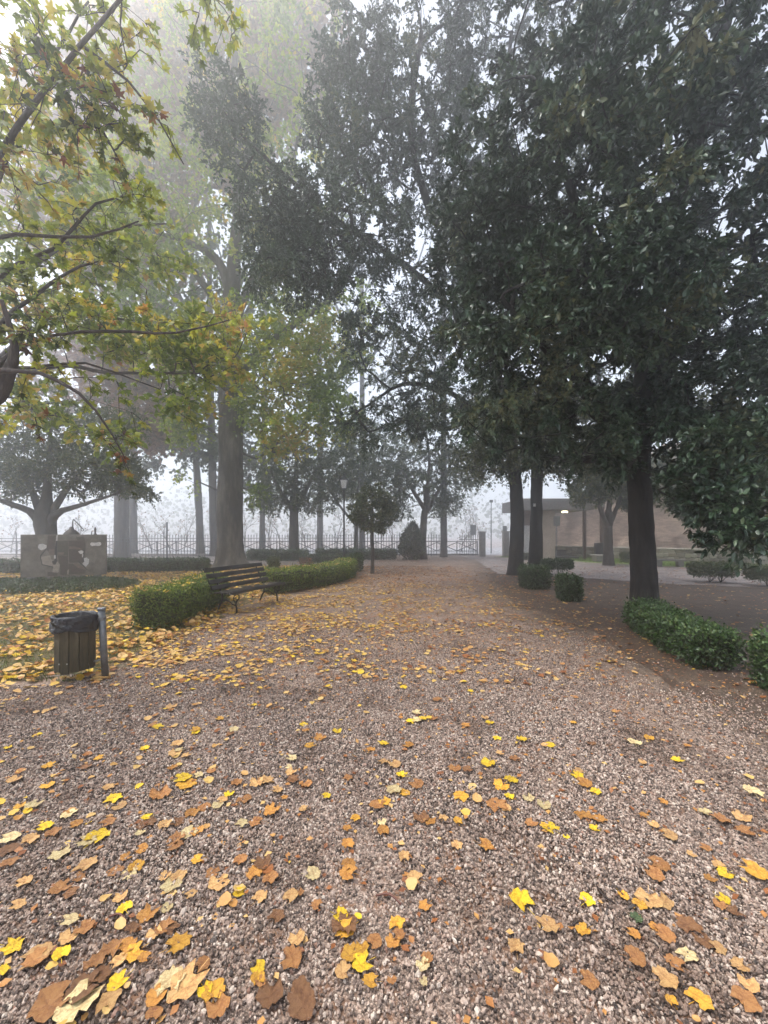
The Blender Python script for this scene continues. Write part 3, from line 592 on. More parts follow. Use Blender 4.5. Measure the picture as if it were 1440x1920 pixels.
# little clipped topiary tree
zt = 16.3; xt = (698-720)/750*zt
make_tree('topiary_tree', 'small clipped ball headed tree on a thin straight stem beside the lamp', [[(xt,zt,-.05,.085),(xt+.02,zt,.8,.07),(xt-.01,zt,1.7,.065),(xt,zt,2.6,.05),(xt,zt,3.3,.02)]],
          blob_points([((xt+.05,zt,2.65),(1.0,1.0,.95),6),((xt+.05,zt,3.3),(.55,.55,.35),1),((xt,zt,2.0),(.7,.7,.3),1),((xt-.5,zt,2.5),(.5,.5,.4),1),((xt+.5,zt,2.9),(.55,.5,.4),1)], 230, .35), M['bark_mid'], M['leaf_olive'], DIA, .085, per=8, length=.2, lpt=8, twigs=False, cat='small tree', lump=.03)
# conical shrub
zc = 25; xc = (773-720)/750*zc
make_tree('conical_shrub', 'dark conical clipped shrub beside the bent trunk', [[(xc,zc,-.05,.08),(xc,zc,1,.06),(xc,zc,2.1,.02)]],
          blob_points([((xc,zc,.7),(.8,.8,.7),4),((xc,zc,1.3),(.62,.62,.7),3),((xc,zc,1.9),(.32,.32,.35),1)], 260, .3), M['bark_mid'], M['leaf_dull'], DIA, .11, per=8, length=.2, lpt=8, twigs=False, cat='shrub')
# faint bare saplings beyond the fence
def sapling(px, Z, h, label):
    x0 = (px-720)/750*Z; root = empty('sapling', (x0,Z,0), label, 'sapling', 'bare saplings beyond the fence'); ch = []
    def br(p, d, L, r, lv):
        pts = [p]; q = p
        for i in range(5):
            d = norm(d + rng.normal(size=3)*.13 + np.array([0,0,.06])); q = q + d*L/5; pts.append(q)
        ch.append((np.array(pts), np.linspace(r, r*.45, 6)))
        if lv < 3:
            for i in range(1 + (lv > 0), 6): br(pts[i], norm(d + rng.normal(size=3)*.55), L*rng.uniform(.4,.6), r*.5, lv+1)
    br(np.zeros(3), np.array([rng.normal()*.1,0,1.]), h*.6, .05, 0)
    V, F = tubes(ch, 4); link('trunk', npmesh('trunk', V, F, M['bark_mid'], True), root)
    tp = np.array([c[0][-1] for c in ch]); tp = tp[::3]; n = len(tp)
    leafobj('crown', DIAW, tp+rng.normal(size=(n,3))*.12, rnd(n), rnd(n), np.full(n,.16), rng.random(n), M['leaf_copper'], root)
SAP = [(20,34),(70,36),(140,33),(285,34),(320,33),(345,36),(455,35),(508,34),(525,37),(575,38),(630,36),(715,35),(735,38),(865,36),(880,40),(905,42)]
sl = ['far left edge','left of the slab','behind the painted slab','right of the thick fogged trunk','behind the tall fence pole','left of the big lime','just right of the big lime','left of the round topped tree','against the round topped tree','between round topped tree and lamp','left of the lamp post','under the topiary ball','left of the conical shrub','right of the straight grey trunk','by the small sign','farthest one by the gate pillar']
for (px, Z), s in zip(SAP, sl): sapling(px, Z, rng.uniform(3.2,5), 'faint bare sapling beyond the fence, ' + s)
def wood(px0, px1, Z, top, n, name, label, mat, size=.5):
    # far-off shrubs and trees one cannot tell apart
    x0 = (px0-720)/750*Z; x1 = (px1-720)/750*Z
    p = np.stack([rng.uniform(x0,x1,n), Z + rng.uniform(-12,8,n), np.zeros(n)], 1)
    h = np.array([mnoise.noise(Vector((a*.25,0,Z)))*.5+.75 for a in p[:,0]])*top; p[:,2] = rng.random(n)**.8*h
    tag(leafobj(name, DIAW, p, rnd(n), rnd(n), rng.uniform(.5,1.3,n)*size, rng.random(n), mat), label)
wood(-300, 950, 100, 15, 4200, 'distant_trees', 'far wood beyond the road almost lost in fog', M['leaf_dull'], 1.0)
#@@HEDGES
# ================================================================ HEDGES AND SHRUBS
def hedge(name, label, path, width, height, leaf, n, mat, group=None, cat='hedge', base=0.05, lumps=.09, top_leaves=0, stems=0, core=.78):
    path = [np.array((*p, 0.)) for p in path]; D = densify(path, .15); Lc = np.concatenate([[0], np.cumsum(np.linalg.norm(np.diff(D, axis=0), axis=1))])
    root = empty(name, tuple(D[0]), label, cat, group); o0 = D[0]
    k = max(6, int(Lc[-1]/.12)); s = np.linspace(0, Lc[-1], k)
    C = np.stack([np.interp(s, Lc, D[:,i]) for i in range(3)], 1); T = norm(np.gradient(C, axis=0)); N = np.stack([T[:,1], -T[:,0], T[:,2]*0], 1)
    na = 20; a = np.linspace(0, 2*math.pi, na, endpoint=False)
    def prof(ang):                                                      # rounded box section
        c, d = np.cos(ang), np.sin(ang); q = (np.abs(c)**5 + np.abs(d)**5)**(-1/5); return c*q, d*q
    def point(si, ang, f, sc_=1.0):
        c = np.stack([np.interp(si, s, C[:,i]) for i in range(3)], 1); nn = np.stack([np.interp(si, s, N[:,i]) for i in range(3)], 1)
        u, v = prof(ang); e = np.minimum(si, Lc[-1]-si); endf = np.clip(e/.12, 0, 1)**.4*.35 + .65
        lm = np.array([mnoise.noise(Vector((float(x), float(math.cos(y))*1.2, float(math.sin(y))*1.2))*2.6) for x, y in zip(si, ang)])*lumps*2.2 + 1
        P = c + nn*(u*width/2*f*lm*endf)[:,None]; P[:,2] = base + (height-base)*(.5 + .5*v*f*lm*(endf*.3+.7)); return P, nn*u[:,None] + np.array([0,0,1.])*v[:,None]
    sg, ag = np.meshgrid(np.linspace(.08, Lc[-1]-.08, k), a, indexing='ij')
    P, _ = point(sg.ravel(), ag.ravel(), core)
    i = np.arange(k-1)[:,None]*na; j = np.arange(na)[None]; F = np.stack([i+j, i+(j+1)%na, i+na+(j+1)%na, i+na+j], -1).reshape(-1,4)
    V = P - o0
    cm = bpy.data.meshes.new('filler_core'); cm.from_pydata([tuple(v) for v in V], [], [tuple(f) for f in F] + [tuple(range(na))[::-1], tuple((k-1)*na+q for q in range(na))]); cm.materials.append(M['core'])
    if core > 0: link('filler_core', cm, root)  # added solid dark mass that stops the view through the leaves
    si = rng.uniform(0, Lc[-1], n); ends = rng.random(n) < min(.35, width/max(Lc[-1],.1)*.5)
    si = np.where(ends, np.where(rng.random(n) < .5, rng.uniform(0,.10,n), Lc[-1]-rng.uniform(0,.10,n)), si)
    ang = rng.uniform(0, 2*math.pi, n); f = np.where(ends, rng.random(n)**.5, rng.uniform(core-.06, 1.03, n)); f = f + (rng.random(n) < .10)*rng.uniform(0,.20,n)
    P, O = point(si, ang, f); T_end = np.stack([np.interp(si, s, T[:,i]) for i in range(3)], 1)*np.where(si < Lc[-1]/2, -1, 1)[:,None]
    O = norm(np.where(ends[:,None], T_end, O))
    P = P + rng.normal(size=P.shape)*leaf*.5; P[:,2] = np.maximum(P[:,2], .01)
    ax = norm(O + rng.normal(size=P.shape)*.8 + np.array([0,0,.25])); nr = norm(O + rng.normal(size=P.shape)*.6 + np.array([0,0,.5]))
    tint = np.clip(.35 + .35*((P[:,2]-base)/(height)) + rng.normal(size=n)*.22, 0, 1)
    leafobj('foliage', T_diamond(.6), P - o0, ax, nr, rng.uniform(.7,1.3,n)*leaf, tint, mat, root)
    if stems:
        ch = []
        for q in range(stems):
            x = rng.uniform(.1, Lc[-1]-.1); c = np.array([np.interp(x, s, C[:,i]) for i in range(3)]) + rng.normal(size=3)*.04*np.array([1,1,0]) - o0
            for _ in range(4):
                d = norm(np.array([rng.normal()*.6, rng.normal()*.6, 1.])); p = [c, c + d*.12*height/.6, c + d*.3*height/.6 + rng.normal(size=3)*.03, c + d*.55*height/.6 + np.array([0,0,.05])]
                ch.append((np.array(p), (.016,.011,.007,.003)))
        V, F = tubes(ch, 5); link('stems', npmesh('stems', V, F, M['bark_twig'], True), root)
    TOPS.append((C, N, width, height, top_leaves))
    return root
TOPS = []
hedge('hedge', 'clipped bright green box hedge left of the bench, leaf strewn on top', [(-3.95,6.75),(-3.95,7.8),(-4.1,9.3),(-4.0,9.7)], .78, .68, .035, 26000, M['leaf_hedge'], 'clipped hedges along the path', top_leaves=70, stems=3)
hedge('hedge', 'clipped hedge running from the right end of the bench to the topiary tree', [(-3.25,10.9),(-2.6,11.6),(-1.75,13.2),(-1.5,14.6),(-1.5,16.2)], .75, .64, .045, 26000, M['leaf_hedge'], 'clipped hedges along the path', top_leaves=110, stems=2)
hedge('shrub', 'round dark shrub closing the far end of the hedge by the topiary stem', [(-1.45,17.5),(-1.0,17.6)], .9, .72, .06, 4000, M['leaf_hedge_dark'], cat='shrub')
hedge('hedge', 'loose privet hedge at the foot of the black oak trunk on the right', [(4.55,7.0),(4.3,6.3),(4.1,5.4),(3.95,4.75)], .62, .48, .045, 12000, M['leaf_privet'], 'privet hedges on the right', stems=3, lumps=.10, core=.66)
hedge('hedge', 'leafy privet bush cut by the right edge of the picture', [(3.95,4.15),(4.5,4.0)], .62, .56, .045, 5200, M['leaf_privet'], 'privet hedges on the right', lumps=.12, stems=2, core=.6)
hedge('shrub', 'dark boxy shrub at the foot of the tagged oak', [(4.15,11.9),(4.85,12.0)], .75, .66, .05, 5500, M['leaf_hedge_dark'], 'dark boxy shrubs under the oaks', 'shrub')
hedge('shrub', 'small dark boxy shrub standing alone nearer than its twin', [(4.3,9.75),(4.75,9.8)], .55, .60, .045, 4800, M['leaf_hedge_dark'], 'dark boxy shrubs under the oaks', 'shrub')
hedge('shrub', 'flat topped open shrub right of the tagged oak trunk', [(6.2,15.6),(7.2,15.5)], .9, .62, .06, 3500, M['leaf_hedge_dark'], None, 'shrub', base=.28, stems=3, core=.5)
hedge('shrub', 'vase shaped flat topped shrub on the right, left one of the pair', [(10.5,13.6),(11.6,13.4)], .9, .66, .055, 4200, M['leaf_olive'], 'vase shaped shrubs on the right', 'shrub', base=.22, stems=3, core=.5)
hedge('shrub', 'vase shaped flat topped shrub at the right edge of the picture', [(11.5,12.6),(12.6,12.3)], .9, .62, .055, 4200, M['leaf_olive'], 'vase shaped shrubs on the right', 'shrub', base=.22, stems=3, core=.5)
hedge('shrub', 'small round shrub on a short stem before the low stone wall', [(12.4,20.8),(12.9,20.8)], .6, .62, .07, 1200, M['leaf_olive'], None, 'shrub', base=.2, stems=1, core=.5)
hedge('hedge', 'low dark hedge between painted slab and big lime trunk', [(-12.2,16.9),(-9.5,17.0),(-7.6,17.3)], .7, .55, .07, 9000, M['leaf_hedge_dark'], 'low hedges before the fence', stems=2)
hedge('hedge', 'low dark hedge left of the painted slab at the picture edge', [(-20,16.2),(-16,16.2),(-13.2,16.3)], .7, .55, .08, 8000, M['leaf_hedge_dark'], 'low hedges before the fence')
hedge('hedge', 'low hazy hedge between big lime and round topped tree', [(-8.2,24.2),(-6.6,24.1),(-4.6,24)], .7, .62, .09, 5000, M['leaf_hedge_dark'], 'low hedges before the fence')
hedge('hedge', 'long hazy hedge behind the lamp post', [(-4.2,25),(-1.5,25.1),(.7,25.3)], .8, .62, .09, 6500, M['leaf_hedge_dark'], 'low hedges before the fence')
hedge('hedge', 'nearer low hazy hedge at the foot of the round topped tree', [(-4.6,22.2),(-3.4,22.2),(-1.9,22.3)], .6, .42, .08, 3500, M['leaf_hedge_dark'], 'low hedges before the fence')
hedge('shrub', 'small rounded shrub behind the right end of the bench', [(-5.0,17.4),(-4.6,17.4)], .6, .6, .06, 1500, M['leaf_olive'], 'small twiggy shrubs behind the bench', 'shrub', base=.12, stems=2, core=.4)
hedge('shrub', 'small twiggy reddish shrub below the round topped tree', [(-3.9,18.6),(-3.4,18.6)], .5, .5, .06, 500, M['leaf_copper'], 'small twiggy shrubs behind the bench', 'shrub', base=.1, stems=4, core=0)
hedge('shrub', 'small climbing shrub at foot of the shelter wall', [(8.6,24.6),(9.2,24.6)], .4, .4, .07, 500, M['leaf_olive'], None, 'shrub', core=.4)
# low ground cover round the slab
n = 16000; a = rng.uniform(0,2*math.pi,n); rr = rng.random(n)**.5; P = np.stack([-10.55+rr*np.cos(a)*2.9, 12.3+rr*np.sin(a)*1.7, np.zeros(n)], 1)
ed = np.clip((1-rr)*4,0,1)**.5; P[:,2] = .02 + rng.random(n)*.17*ed
tag(leafobj('ground_cover', T_diamond(.6), P, norm(rng.normal(size=(n,3))*.7+np.array([0,0,.7])), norm(rng.normal(size=(n,3))*.6+np.array([0,0,1.])), rng.uniform(.05,.09,n), rng.random(n)*.8, M['leaf_hedge_dark']), 'low dark evergreen ground cover around the painted slab')
# grass of the lawn strip and turf tufts
def grass(name, label, xs, n, h, mat):
    p = xs(n); tag(leafobj(name, T_diamond(.12,.02), p, norm(rng.normal(size=(n,3))*.45+np.array([0,0,1.])), rnd(n), rng.uniform(.6,1.3,n)*h, rng.random(n), mat), label)
M['blade'] = mat_leaf('grass_blade', [(0,(.05,.08,.015)),(1,(.16,.20,.04))], .6, .3)
def _turf(n):
    y = 4.4 + rng.random(n)**1.3*9; x = -3.4 - rng.random(n)*(y*.62) ; return np.stack([x, y, np.full(n,.008)], 1)
grass('turf_grass', 'thin grass showing between the leaves on the left', _turf, 26000, .05, M['blade'])
#@@OBJECTS
# ================================================================ BENCH
M['bench_wood'] = mat_noise('dark_stained_wood', [(.008,.006,.005),(.02,.016,.013),(.038,.03,.026)], 6, .55, .4, .004, (1,14,14), fine=22)
M['iron'] = mat_noise('black_cast_iron', [(.008,.008,.008),(.022,.02,.019)], 18, .5, .3, .004, metal=.3)
b0 = Vector((-2.95,8.25,0)); ax = Vector((.335,.942,0)).normalized(); rz = math.atan2(ax.y, ax.x)
bench = empty('park_bench', (-3.02,8.22,0), 'dark slatted bench with scrolled iron legs facing the gravel path', 'bench', None, rz)
# local: x along the bench, y to the back (left of travel), z up.  Length 1.9
BL = 1.9
def slat(y, z, w_, t_, tilt, nm='seat_slat'):
    mb = MB().box((-BL*.5+.7, -w_/2, -t_/2), (BL*.5+.7, w_/2, t_/2)); o = mb.obj(nm, M['bench_wood'], bench, .012)
    o.location = (0, y, z); o.rotation_euler = (tilt, 0, 0); return o
slat(-.035,.435,.085,.055,R(-14)); slat(.08,.45,.10,.036,R(3)); slat(.20,.447,.10,.036,R(3)); slat(.315,.44,.10,.036,R(3))
for k in range(4): slat(.435 + k*.062, .53 + k*.118, .095, .034, R(64), 'back_slat')
for xx in (0, 1.42):
    fr = MB(); n_ = 8
    fr.tube([(xx,-.02,.40),(xx,.15,.415),(xx,.32,.41),(xx,.40,.42),(xx,.47,.55),(xx,.56,.73),(xx,.65,.92)], [.018,.018,.018,.02,.018,.016,.012], n_)
    fr.obj('bench_frame', M['iron'], bench, smooth=True)
    lg = MB()
    lg.tube([(xx,.03,0),(xx,.005,.02),(xx,.01,.12),(xx,.03,.2),(xx,.0,.26),(xx,-.05,.31),(xx,-.055,.37),(xx,-.01,.40)], [.024,.02,.018,.02,.017,.014,.013,.013], n_)
    lg.tube([(xx,.03,.22),(xx,.075,.26),(xx,.09,.31),(xx,.07,.36),(xx,.03,.385)], [.015,.014,.013,.012,.01], n_)
    lg.tube([(xx,.0,.30),(xx,.03,.275),(xx,.055,.30),(xx,.04,.33),(xx,.015,.32)], .008, 6)
    lg.obj('leg', M['iron'], bench, smooth=True)
    lr = MB(); lr.tube([(xx,.50,0),(xx,.49,.03),(xx,.45,.13),(xx,.395,.22),(xx,.38,.30),(xx,.385,.41)], [.026,.02,.019,.02,.017,.017], n_); lr.obj('leg', M['iron'], bench, smooth=True)
    br_ = MB(); br_.tube([(xx,.04,.165),(xx,.10,.18),(xx,.18,.23),(xx,.26,.265),(xx,.34,.262),(xx,.40,.215)], [.011,.012,.014,.014,.012,.011], n_); br_.obj('brace', M['iron'], bench, smooth=True)
# ================================================================ LITTER BIN
M['bin_wood'] = mat_noise('weathered_greenish_wood', [(.018,.016,.008),(.05,.04,.018),(.10,.075,.04)], 5, .8, .6, .006, (5,5,.9), fine=16)
M['galv'] = mat_noise('galvanised_steel', [(.10,.105,.11),(.17,.18,.19),(.24,.25,.26)], 9, .5, .25, .003, metal=.55)
M['bag'] = mat_noise('black_plastic_bag', [(.006,.006,.009),(.02,.02,.026)], 7, .22, 1.0, .05, detail=6)
bx, by = -3.36, 4.5
lb = empty('litter_bin', (-3.19,4.58,0), 'small slatted wooden litter bin with black bag on a grey post', 'bin')
ps = MB(); ps.tube([(0,0,0),(-.03,.005,.45),(-.052,.01,.775)], .036, 18); o = ps.obj('post', M['galv'], lb, smooth=False)
for p_ in o.data.polygons: p_.use_smooth = len(p_.vertices) == 4
MB().lathe([(.040,0),(.044,.004),(.044,.022),(.034,.030),(.005,.034)], (-.052,.01,.768), 18).obj('post_cap', M['galv'], lb, smooth=True)
for z_, t_ in ((.305,0),(.66,0)):
    MB().lathe([(.037,0),(.043,.003),(.043,.032),(.037,.035)], (-.02-.04*z_,.006,z_), 18).obj('clamp_ring', M['galv'], lb)
MB().tube([(-.02,0,.225),(-.055,-.03,.21),(-.10,-.06,.20)], .010, 8).obj('bracket', M['galv'], lb, smooth=True)
MB().tube([(-.05,0,.68),(-.12,-.04,.68)], .012, 8).obj('bracket', M['galv'], lb, smooth=True)
cx, cyb = -.275, -.09; RB = .178; N_ = 13
for k in range(N_):
    a0 = 2*math.pi*k/N_; wv = 2*math.pi*RB/N_*.5*.94
    mb = MB().box((RB-.014,-wv,.0),(RB+.006,wv,.555)); o = mb.obj('slat', M['bin_wood'], lb, .003)
    o.location = (cx, cyb, .135 + .012*math.sin(k*2.3)); o.rotation_euler = (0, 0, a0)
MB().lathe([(RB-.02,0),(RB-.018,.012)], (cx,cyb,.16), 20).obj('base_plate', M['galv'], lb)
for z_ in (.22,.52):
    V, F = tubes([(np.array([(math.cos(a)*(RB-.012), math.sin(a)*(RB-.012), z_) for a in np.linspace(0,2*math.pi,25)]) + np.array([cx,cyb,0]), np.full(25,.006))], 6)
    link('hoop', npmesh('hoop', V, F, M['galv'], True), lb)
for a_ in (-1.75,-1.3):
    o = MB().lathe([(.001,0),(.009,0),(.008,.006),(.002,.008)], (0,0,0), 8).obj('bolt', plain('bolt_zinc',(.5,.5,.48),.4,.6) if 'bolt' not in M else M['bolt'], lb)
    o.location = (cx+math.cos(a_)*(RB+.006), cyb+math.sin(a_)*(RB+.006), .24); o.rotation_euler = (0, R(90), a_)
# bag: crumpled skirt folded over the rim
nu, nv = 96, 16; V = []; F = []
prof_ = [(.05,-.10),(.14,-.08),(.165,-.02),(.178,.03),(.192,.045),(.204,.04),(.209,.02),(.209,-.01),(.210,-.04),(.211,-.07),(.213,-.09),(.214,-.105),(.215,-.12),(.214,-.13),(.210,-.133),(.206,-.128)]
for j, (r_, z_) in enumerate(prof_):
    for i in range(nu):
        a_ = 2*math.pi*i/nu; q = Vector((math.cos(a_)*3.2, math.sin(a_)*3.2, z_*22))
        d_ = mnoise.noise(q)*.012 + abs(mnoise.noise(q*2.3+Vector((z_*30,0,5))))*.014 + mnoise.noise(q*5)*.006 + abs(mnoise.noise(Vector((math.cos(a_)*4+z_*18, math.sin(a_)*4, z_*30))))*.016*(j > 4)
        hz = mnoise.noise(Vector((math.cos(a_)*1.4, math.sin(a_)*1.4, 3)))*.035*(j > 8) + mnoise.noise(Vector((math.cos(a_)*2.4, math.sin(a_)*2.4, 9)))*.014
        V.append((cx+math.cos(a_)*(r_+d_), cyb+math.sin(a_)*(r_+d_), .70+z_+hz))
for j in range(len(prof_)-1):
    for i in range(nu): F.append((j*nu+i, j*nu+(i+1)%nu, (j+1)*nu+(i+1)%nu, (j+1)*nu+i))
link('bin_bag', npmesh('bin_bag', V, F, M['bag'], True), lb)
# ================================================================ STREET LAMP
M['lampmetal'] = plain('dark_grey_lamp_metal', (.035,.036,.04), .5, .4)
M['lampglass'] = plain('frosted_lamp_glass', (.75,.77,.78), .35)
LZ = 19.2; lx = (645-720)/750*LZ
lamp = empty('street_lamp', (lx,LZ,0), 'tall lamp post with a four sided lantern rising behind the hedge', 'street lamp')
MB().lathe([(.10,0),(.10,.06),(.075,.10),(.065,.5),(.075,.55),(.055,.60),(.052,1.1),(.045,1.15),(.036,3.6),(.05,3.62),(.05,3.68),(.03,3.7)], (0,0,0), 16).obj('pole', M['lampmetal'], lamp, smooth=True)
MB().tube([(0,0,3.68),(.0,0,3.78)], .02, 8).obj('lantern_bracket', M['lampmetal'], lamp)
def frustum(z0, r0, z1, r1, rot=0):
    return MB().add([(c*r0, s*r0, z0) for c, s in ((-1,-1),(1,-1),(1,1),(-1,1))] + [(c*r1, s*r1, z1) for c, s in ((-1,-1),(1,-1),(1,1),(-1,1))], [(3,2,1,0),(4,5,6,7),(0,1,5,4),(1,2,6,5),(2,3,7,6),(3,0,4,7)])
frustum(3.80,.095,4.20,.165).obj('lamp_glass', M['lampglass'], lamp)
lf = frustum(3.76,.075,3.80,.105)
for c, s in ((-1,-1),(1,-1),(1,1),(-1,1)): lf.tube([(c*.10,s*.10,3.79),(c*.172,s*.172,4.21)], .010, 6)
lf.obj('lantern_frame', M['lampmetal'], lamp)
lr_ = frustum(4.20,.195,4.24,.195); q = frustum(4.24,.18,4.38,.06); lr_.add(q.V, q.F); lr_.lathe([(.05,4.37),(.06,4.42),(.03,4.46),(.035,4.50),(.012,4.54),(.004,4.62)], n=10)
lr_.obj('lantern_roof', M['lampmetal'], lamp)
# ================================================================ PAINTED SLAB MONUMENT
M['conc'] = mat_noise('stained_concrete', [(.10,.085,.065),(.17,.145,.115),(.24,.21,.17)], 3.5, .9, .5, .01, fine=25)
M['conc2'] = mat_noise('grey_concrete_block', [(.12,.11,.10),(.2,.185,.17)], 6, .9, .5, .01)
M['bronze'] = plain('dark_bronze', (.06,.05,.042), .5, .5)
PC = {'w': plain('white_paint_worn',(.60,.57,.54),.7), 'k': plain('black_paint_worn',(.03,.025,.022),.7), 'b': plain('brown_paint_worn',(.085,.06,.045),.75), 'c': plain('cream_paint_worn',(.36,.30,.24),.75), 't': plain('tan_paint_worn',(.17,.12,.09),.75), 'o': plain('olive_paint_worn',(.09,.075,.05),.8)}
mA = Vector((-11.56,12.75)); mB_ = Vector((-9.57,13.8)); ml = (mB_-mA).length
mon = empty('painted_monument', (*((mA+mB_)/2), 0), 'concrete slab painted with two crouching figures, raised on small blocks', 'monument', None, math.atan2(mB_.y-mA.y, mB_.x-mA.x))
hl = ml/2
MB().box((-hl,-.09,.24),(hl,.09,1.61)).obj('slab', M['conc'], mon, .012)
for xx in (-.86,-.36,.02,.42,.86):
    MB().box((xx-.10,-.15,-.02),(xx+.10,.13,.237)).obj('block', M['conc2'], mon, .008)
def sp(u, v): return (-hl + (u-110)/1185*ml, 1.61 - (v-180)/595*1.37)
PAINT = [('w',[(335,350),(350,315),(400,308),(450,330),(455,360),(430,385),(385,400),(350,385)],1),
 ('b',[(470,195),(575,195),(560,390),(520,470),(450,390),(462,300)],1),('t',[(490,385),(555,385),(560,470),(500,470),(475,430)],2),
 ('c',[(385,492),(500,475),(520,540),(600,565),(632,610),(612,720),(530,712),(545,640),(400,600),(372,535)],2),
 ('k',[(362,480),(440,382),(452,386),(376,488),(398,596),(545,634),(540,648),(388,606)],3),
 ('k',[(580,270),(598,270),(590,560),(560,545),(562,400)],3),('w',[(585,190),(605,190),(598,268),(580,268)],4),('w',[(555,472),(575,472),(575,522),(555,522)],4),
 ('o',[(600,270),(745,270),(745,480),(600,480)],1),('b',[(600,484),(745,484),(745,755),(640,755),(632,600)],1),('t',[(605,430),(690,430),(680,470),(605,465)],2),
 ('b',[(750,270),(975,262),(995,330),(988,450),(955,585),(760,585)],1),('o',[(860,215),(960,210),(985,258),(870,262)],1),('t',[(760,345),(830,350),(940,385),(930,400),(760,388)],2),
 ('w',[(885,425),(905,415),(935,408),(965,425),(952,460),(915,462)],3),('w',[(943,466),(962,466),(956,512),(941,512)],3),('k',[(963,400),(978,400),(972,575),(940,590),(958,512)],4),
 ('w',[(968,525),(1010,515),(1044,545),(1040,600),(998,652),(945,608),(975,575)],5),
 ('t',[(815,605),(860,588),(1015,690),(890,665)],4),('b',[(752,600),(810,600),(880,665),(1000,694),(985,752),(742,752)],3),
 ('k',[(900,560),(1022,694),(1008,698),(890,575)],5),('k',[(520,560),(560,545),(600,548),(575,605),(545,605)],4),
 ('w',[(1060,310),(1078,293),(1130,300),(1200,290),(1222,308),(1220,335),(1190,350),(1130,343),(1085,352),(1062,335)],1),
 ('c',[(735,690),(760,680),(750,752),(735,752)],5),('b',[(465,705),(600,725),(600,765),(465,765)],1)]
for c, poly, lay in PAINT:
    MB().prism([sp(*p) for p in poly], -.09-.0025*lay, -.0885).obj('painted_shape', PC[c], mon)
MB().lathe([(.26,0),(.25,.06),(.21,.14),(.14,.22),(.07,.27),(.06,.33),(.015,.36)], (.10,.32,1.52), 20).obj('bell', M['bronze'], mon, smooth=True)
MB().lathe([(.30,0),(.30,1.5)], (.10,.32,0), 20).obj('bell_pedestal', M['conc2'], mon)
MB().tube([(.13,.32,1.85),(.13,.32,2.05),(.15,.32,2.13)], [.022,.016,.014], 8).obj('rod', M['bronze'], mon)
MB().tube([(.15,.32,2.13),(.26,.32,2.0),(.37,.30,1.86),(.40,.30,1.80)], .016, 8).obj('arm', M['bronze'], mon)
MB().tube([(.40+.04*math.cos(a), .30, 1.77+.04*math.sin(a)) for a in np.linspace(0,2*math.pi,13)], .012, 6).obj('ring', M['bronze'], mon)
MB().lathe([(.05,0),(.05,.02),(.025,.04),(.03,.12),(.036,.18),(.02,.23),(.004,.26)], (.80,.02,1.61), 10).obj('finial', M['bronze'], mon, smooth=True)
MB().tube([(.70,.05,1.61),(.70,.05,1.74)], .010, 6).obj('finial', M['bronze'], mon)
# ================================================================ IRON FENCE
M['fence'] = plain('grey_painted_iron', (.075,.085,.095), .6, .3)
F0 = np.array([-26.,25.6]); F1 = np.array([4.45,28.6]); fd = (F1-F0)/np.linalg.norm(F1-F0); FLn = np.linalg.norm(F1-F0)
fence = empty('iron_fence', (*F0, 0), 'long iron railing with spear tips closing the park', 'fence', None, math.atan2(fd[1], fd[0]))
pk = MB(); pk.tube([(0,0,.08),(0,0,1.43)], .018, 5); pk.lathe([(.012,1.43),(.035,1.46),(.008,1.58)], n=4); pkm = pk.mesh('picket', M['fence'])
pj = MB(); pj.tube([(0,0,0),(0,0,1.52)], .03, 6); pj.lathe([(.028,1.52),(.045,1.56),(.02,1.60),(.03,1.64),(.004,1.76)], n=6); pjm = pj.mesh('post', M['fence'])
SP = 2.27; npst = int(FLn/SP)+1; pkcount = 0
for i in range(npst):
    o = link('post', pjm, fence); o.location = (i*SP, 0, 0)
    for k in range(1, 12):
        x = i*SP + k*SP/12
        if x > FLn or pkcount >= 300 or x < 4.2: continue
        o = link('picket', pkm, fence); o.location = (x, 0, 0); pkcount += 1
for z_ in (.14,1.32,1.10):
    MB().box((0,-.012,z_-.018),(FLn,.012,z_+.018)).obj('rail', M['fence'], fence)
o = MB().tube([(0,0,0),(0,0,2.35)], .05, 10).obj('tall_pole', M['fence'], None)
o.location = (W(313,1,24.9)[0], 24.9, 0); tag(o, 'thin tall pole standing before the fence between slab and big lime', 'pole')
# gate at the right end of the fence
M['stone_p'] = mat_noise('pale_pillar_stone', [(.22,.20,.18),(.33,.30,.27)], 5, .9, .4, .01)
def pillar(px, Z, wd, h, label):
    x = (px-720)/750*Z; r = empty('gate_pillar', (x,Z,0), label, 'pillar', 'stone gate pillars')
    MB().box((-wd/2,-wd/2,0),(wd/2,wd/2,h)).obj('shaft', M['stone_p'], r, .02); MB().box((-wd/2-.05,-wd/2-.05,h),(wd/2+.05,wd/2+.05,h+.09)).obj('cap', M['stone_p'], r, .02)
pillar(904, 28.6, .40, 1.70, 'pale stone gate pillar at the right end of the iron fence')
pillar(948, 28.4, .40, 1.72, 'pale stone gate pillar left of the oak with the leaning crown')
gx = (862-720)/750*28.2
gate = empty('iron_gate', (gx,28.1,0), 'open leaf of the iron gate beside its stone pillar', 'gate')
for k in range(9): o = link('gate_bar', pkm, gate); o.location = (k*.155, 0, 0)
for z_ in (.15,1.2): MB().box((-.05,-.015,z_),(1.3,.015,z_+.04)).obj('gate_rail', M['fence'], gate)
MB().tube([(.35,0,1.15),(1.25,0,.3)], .014, 6).obj('gate_brace', M['fence'], gate)
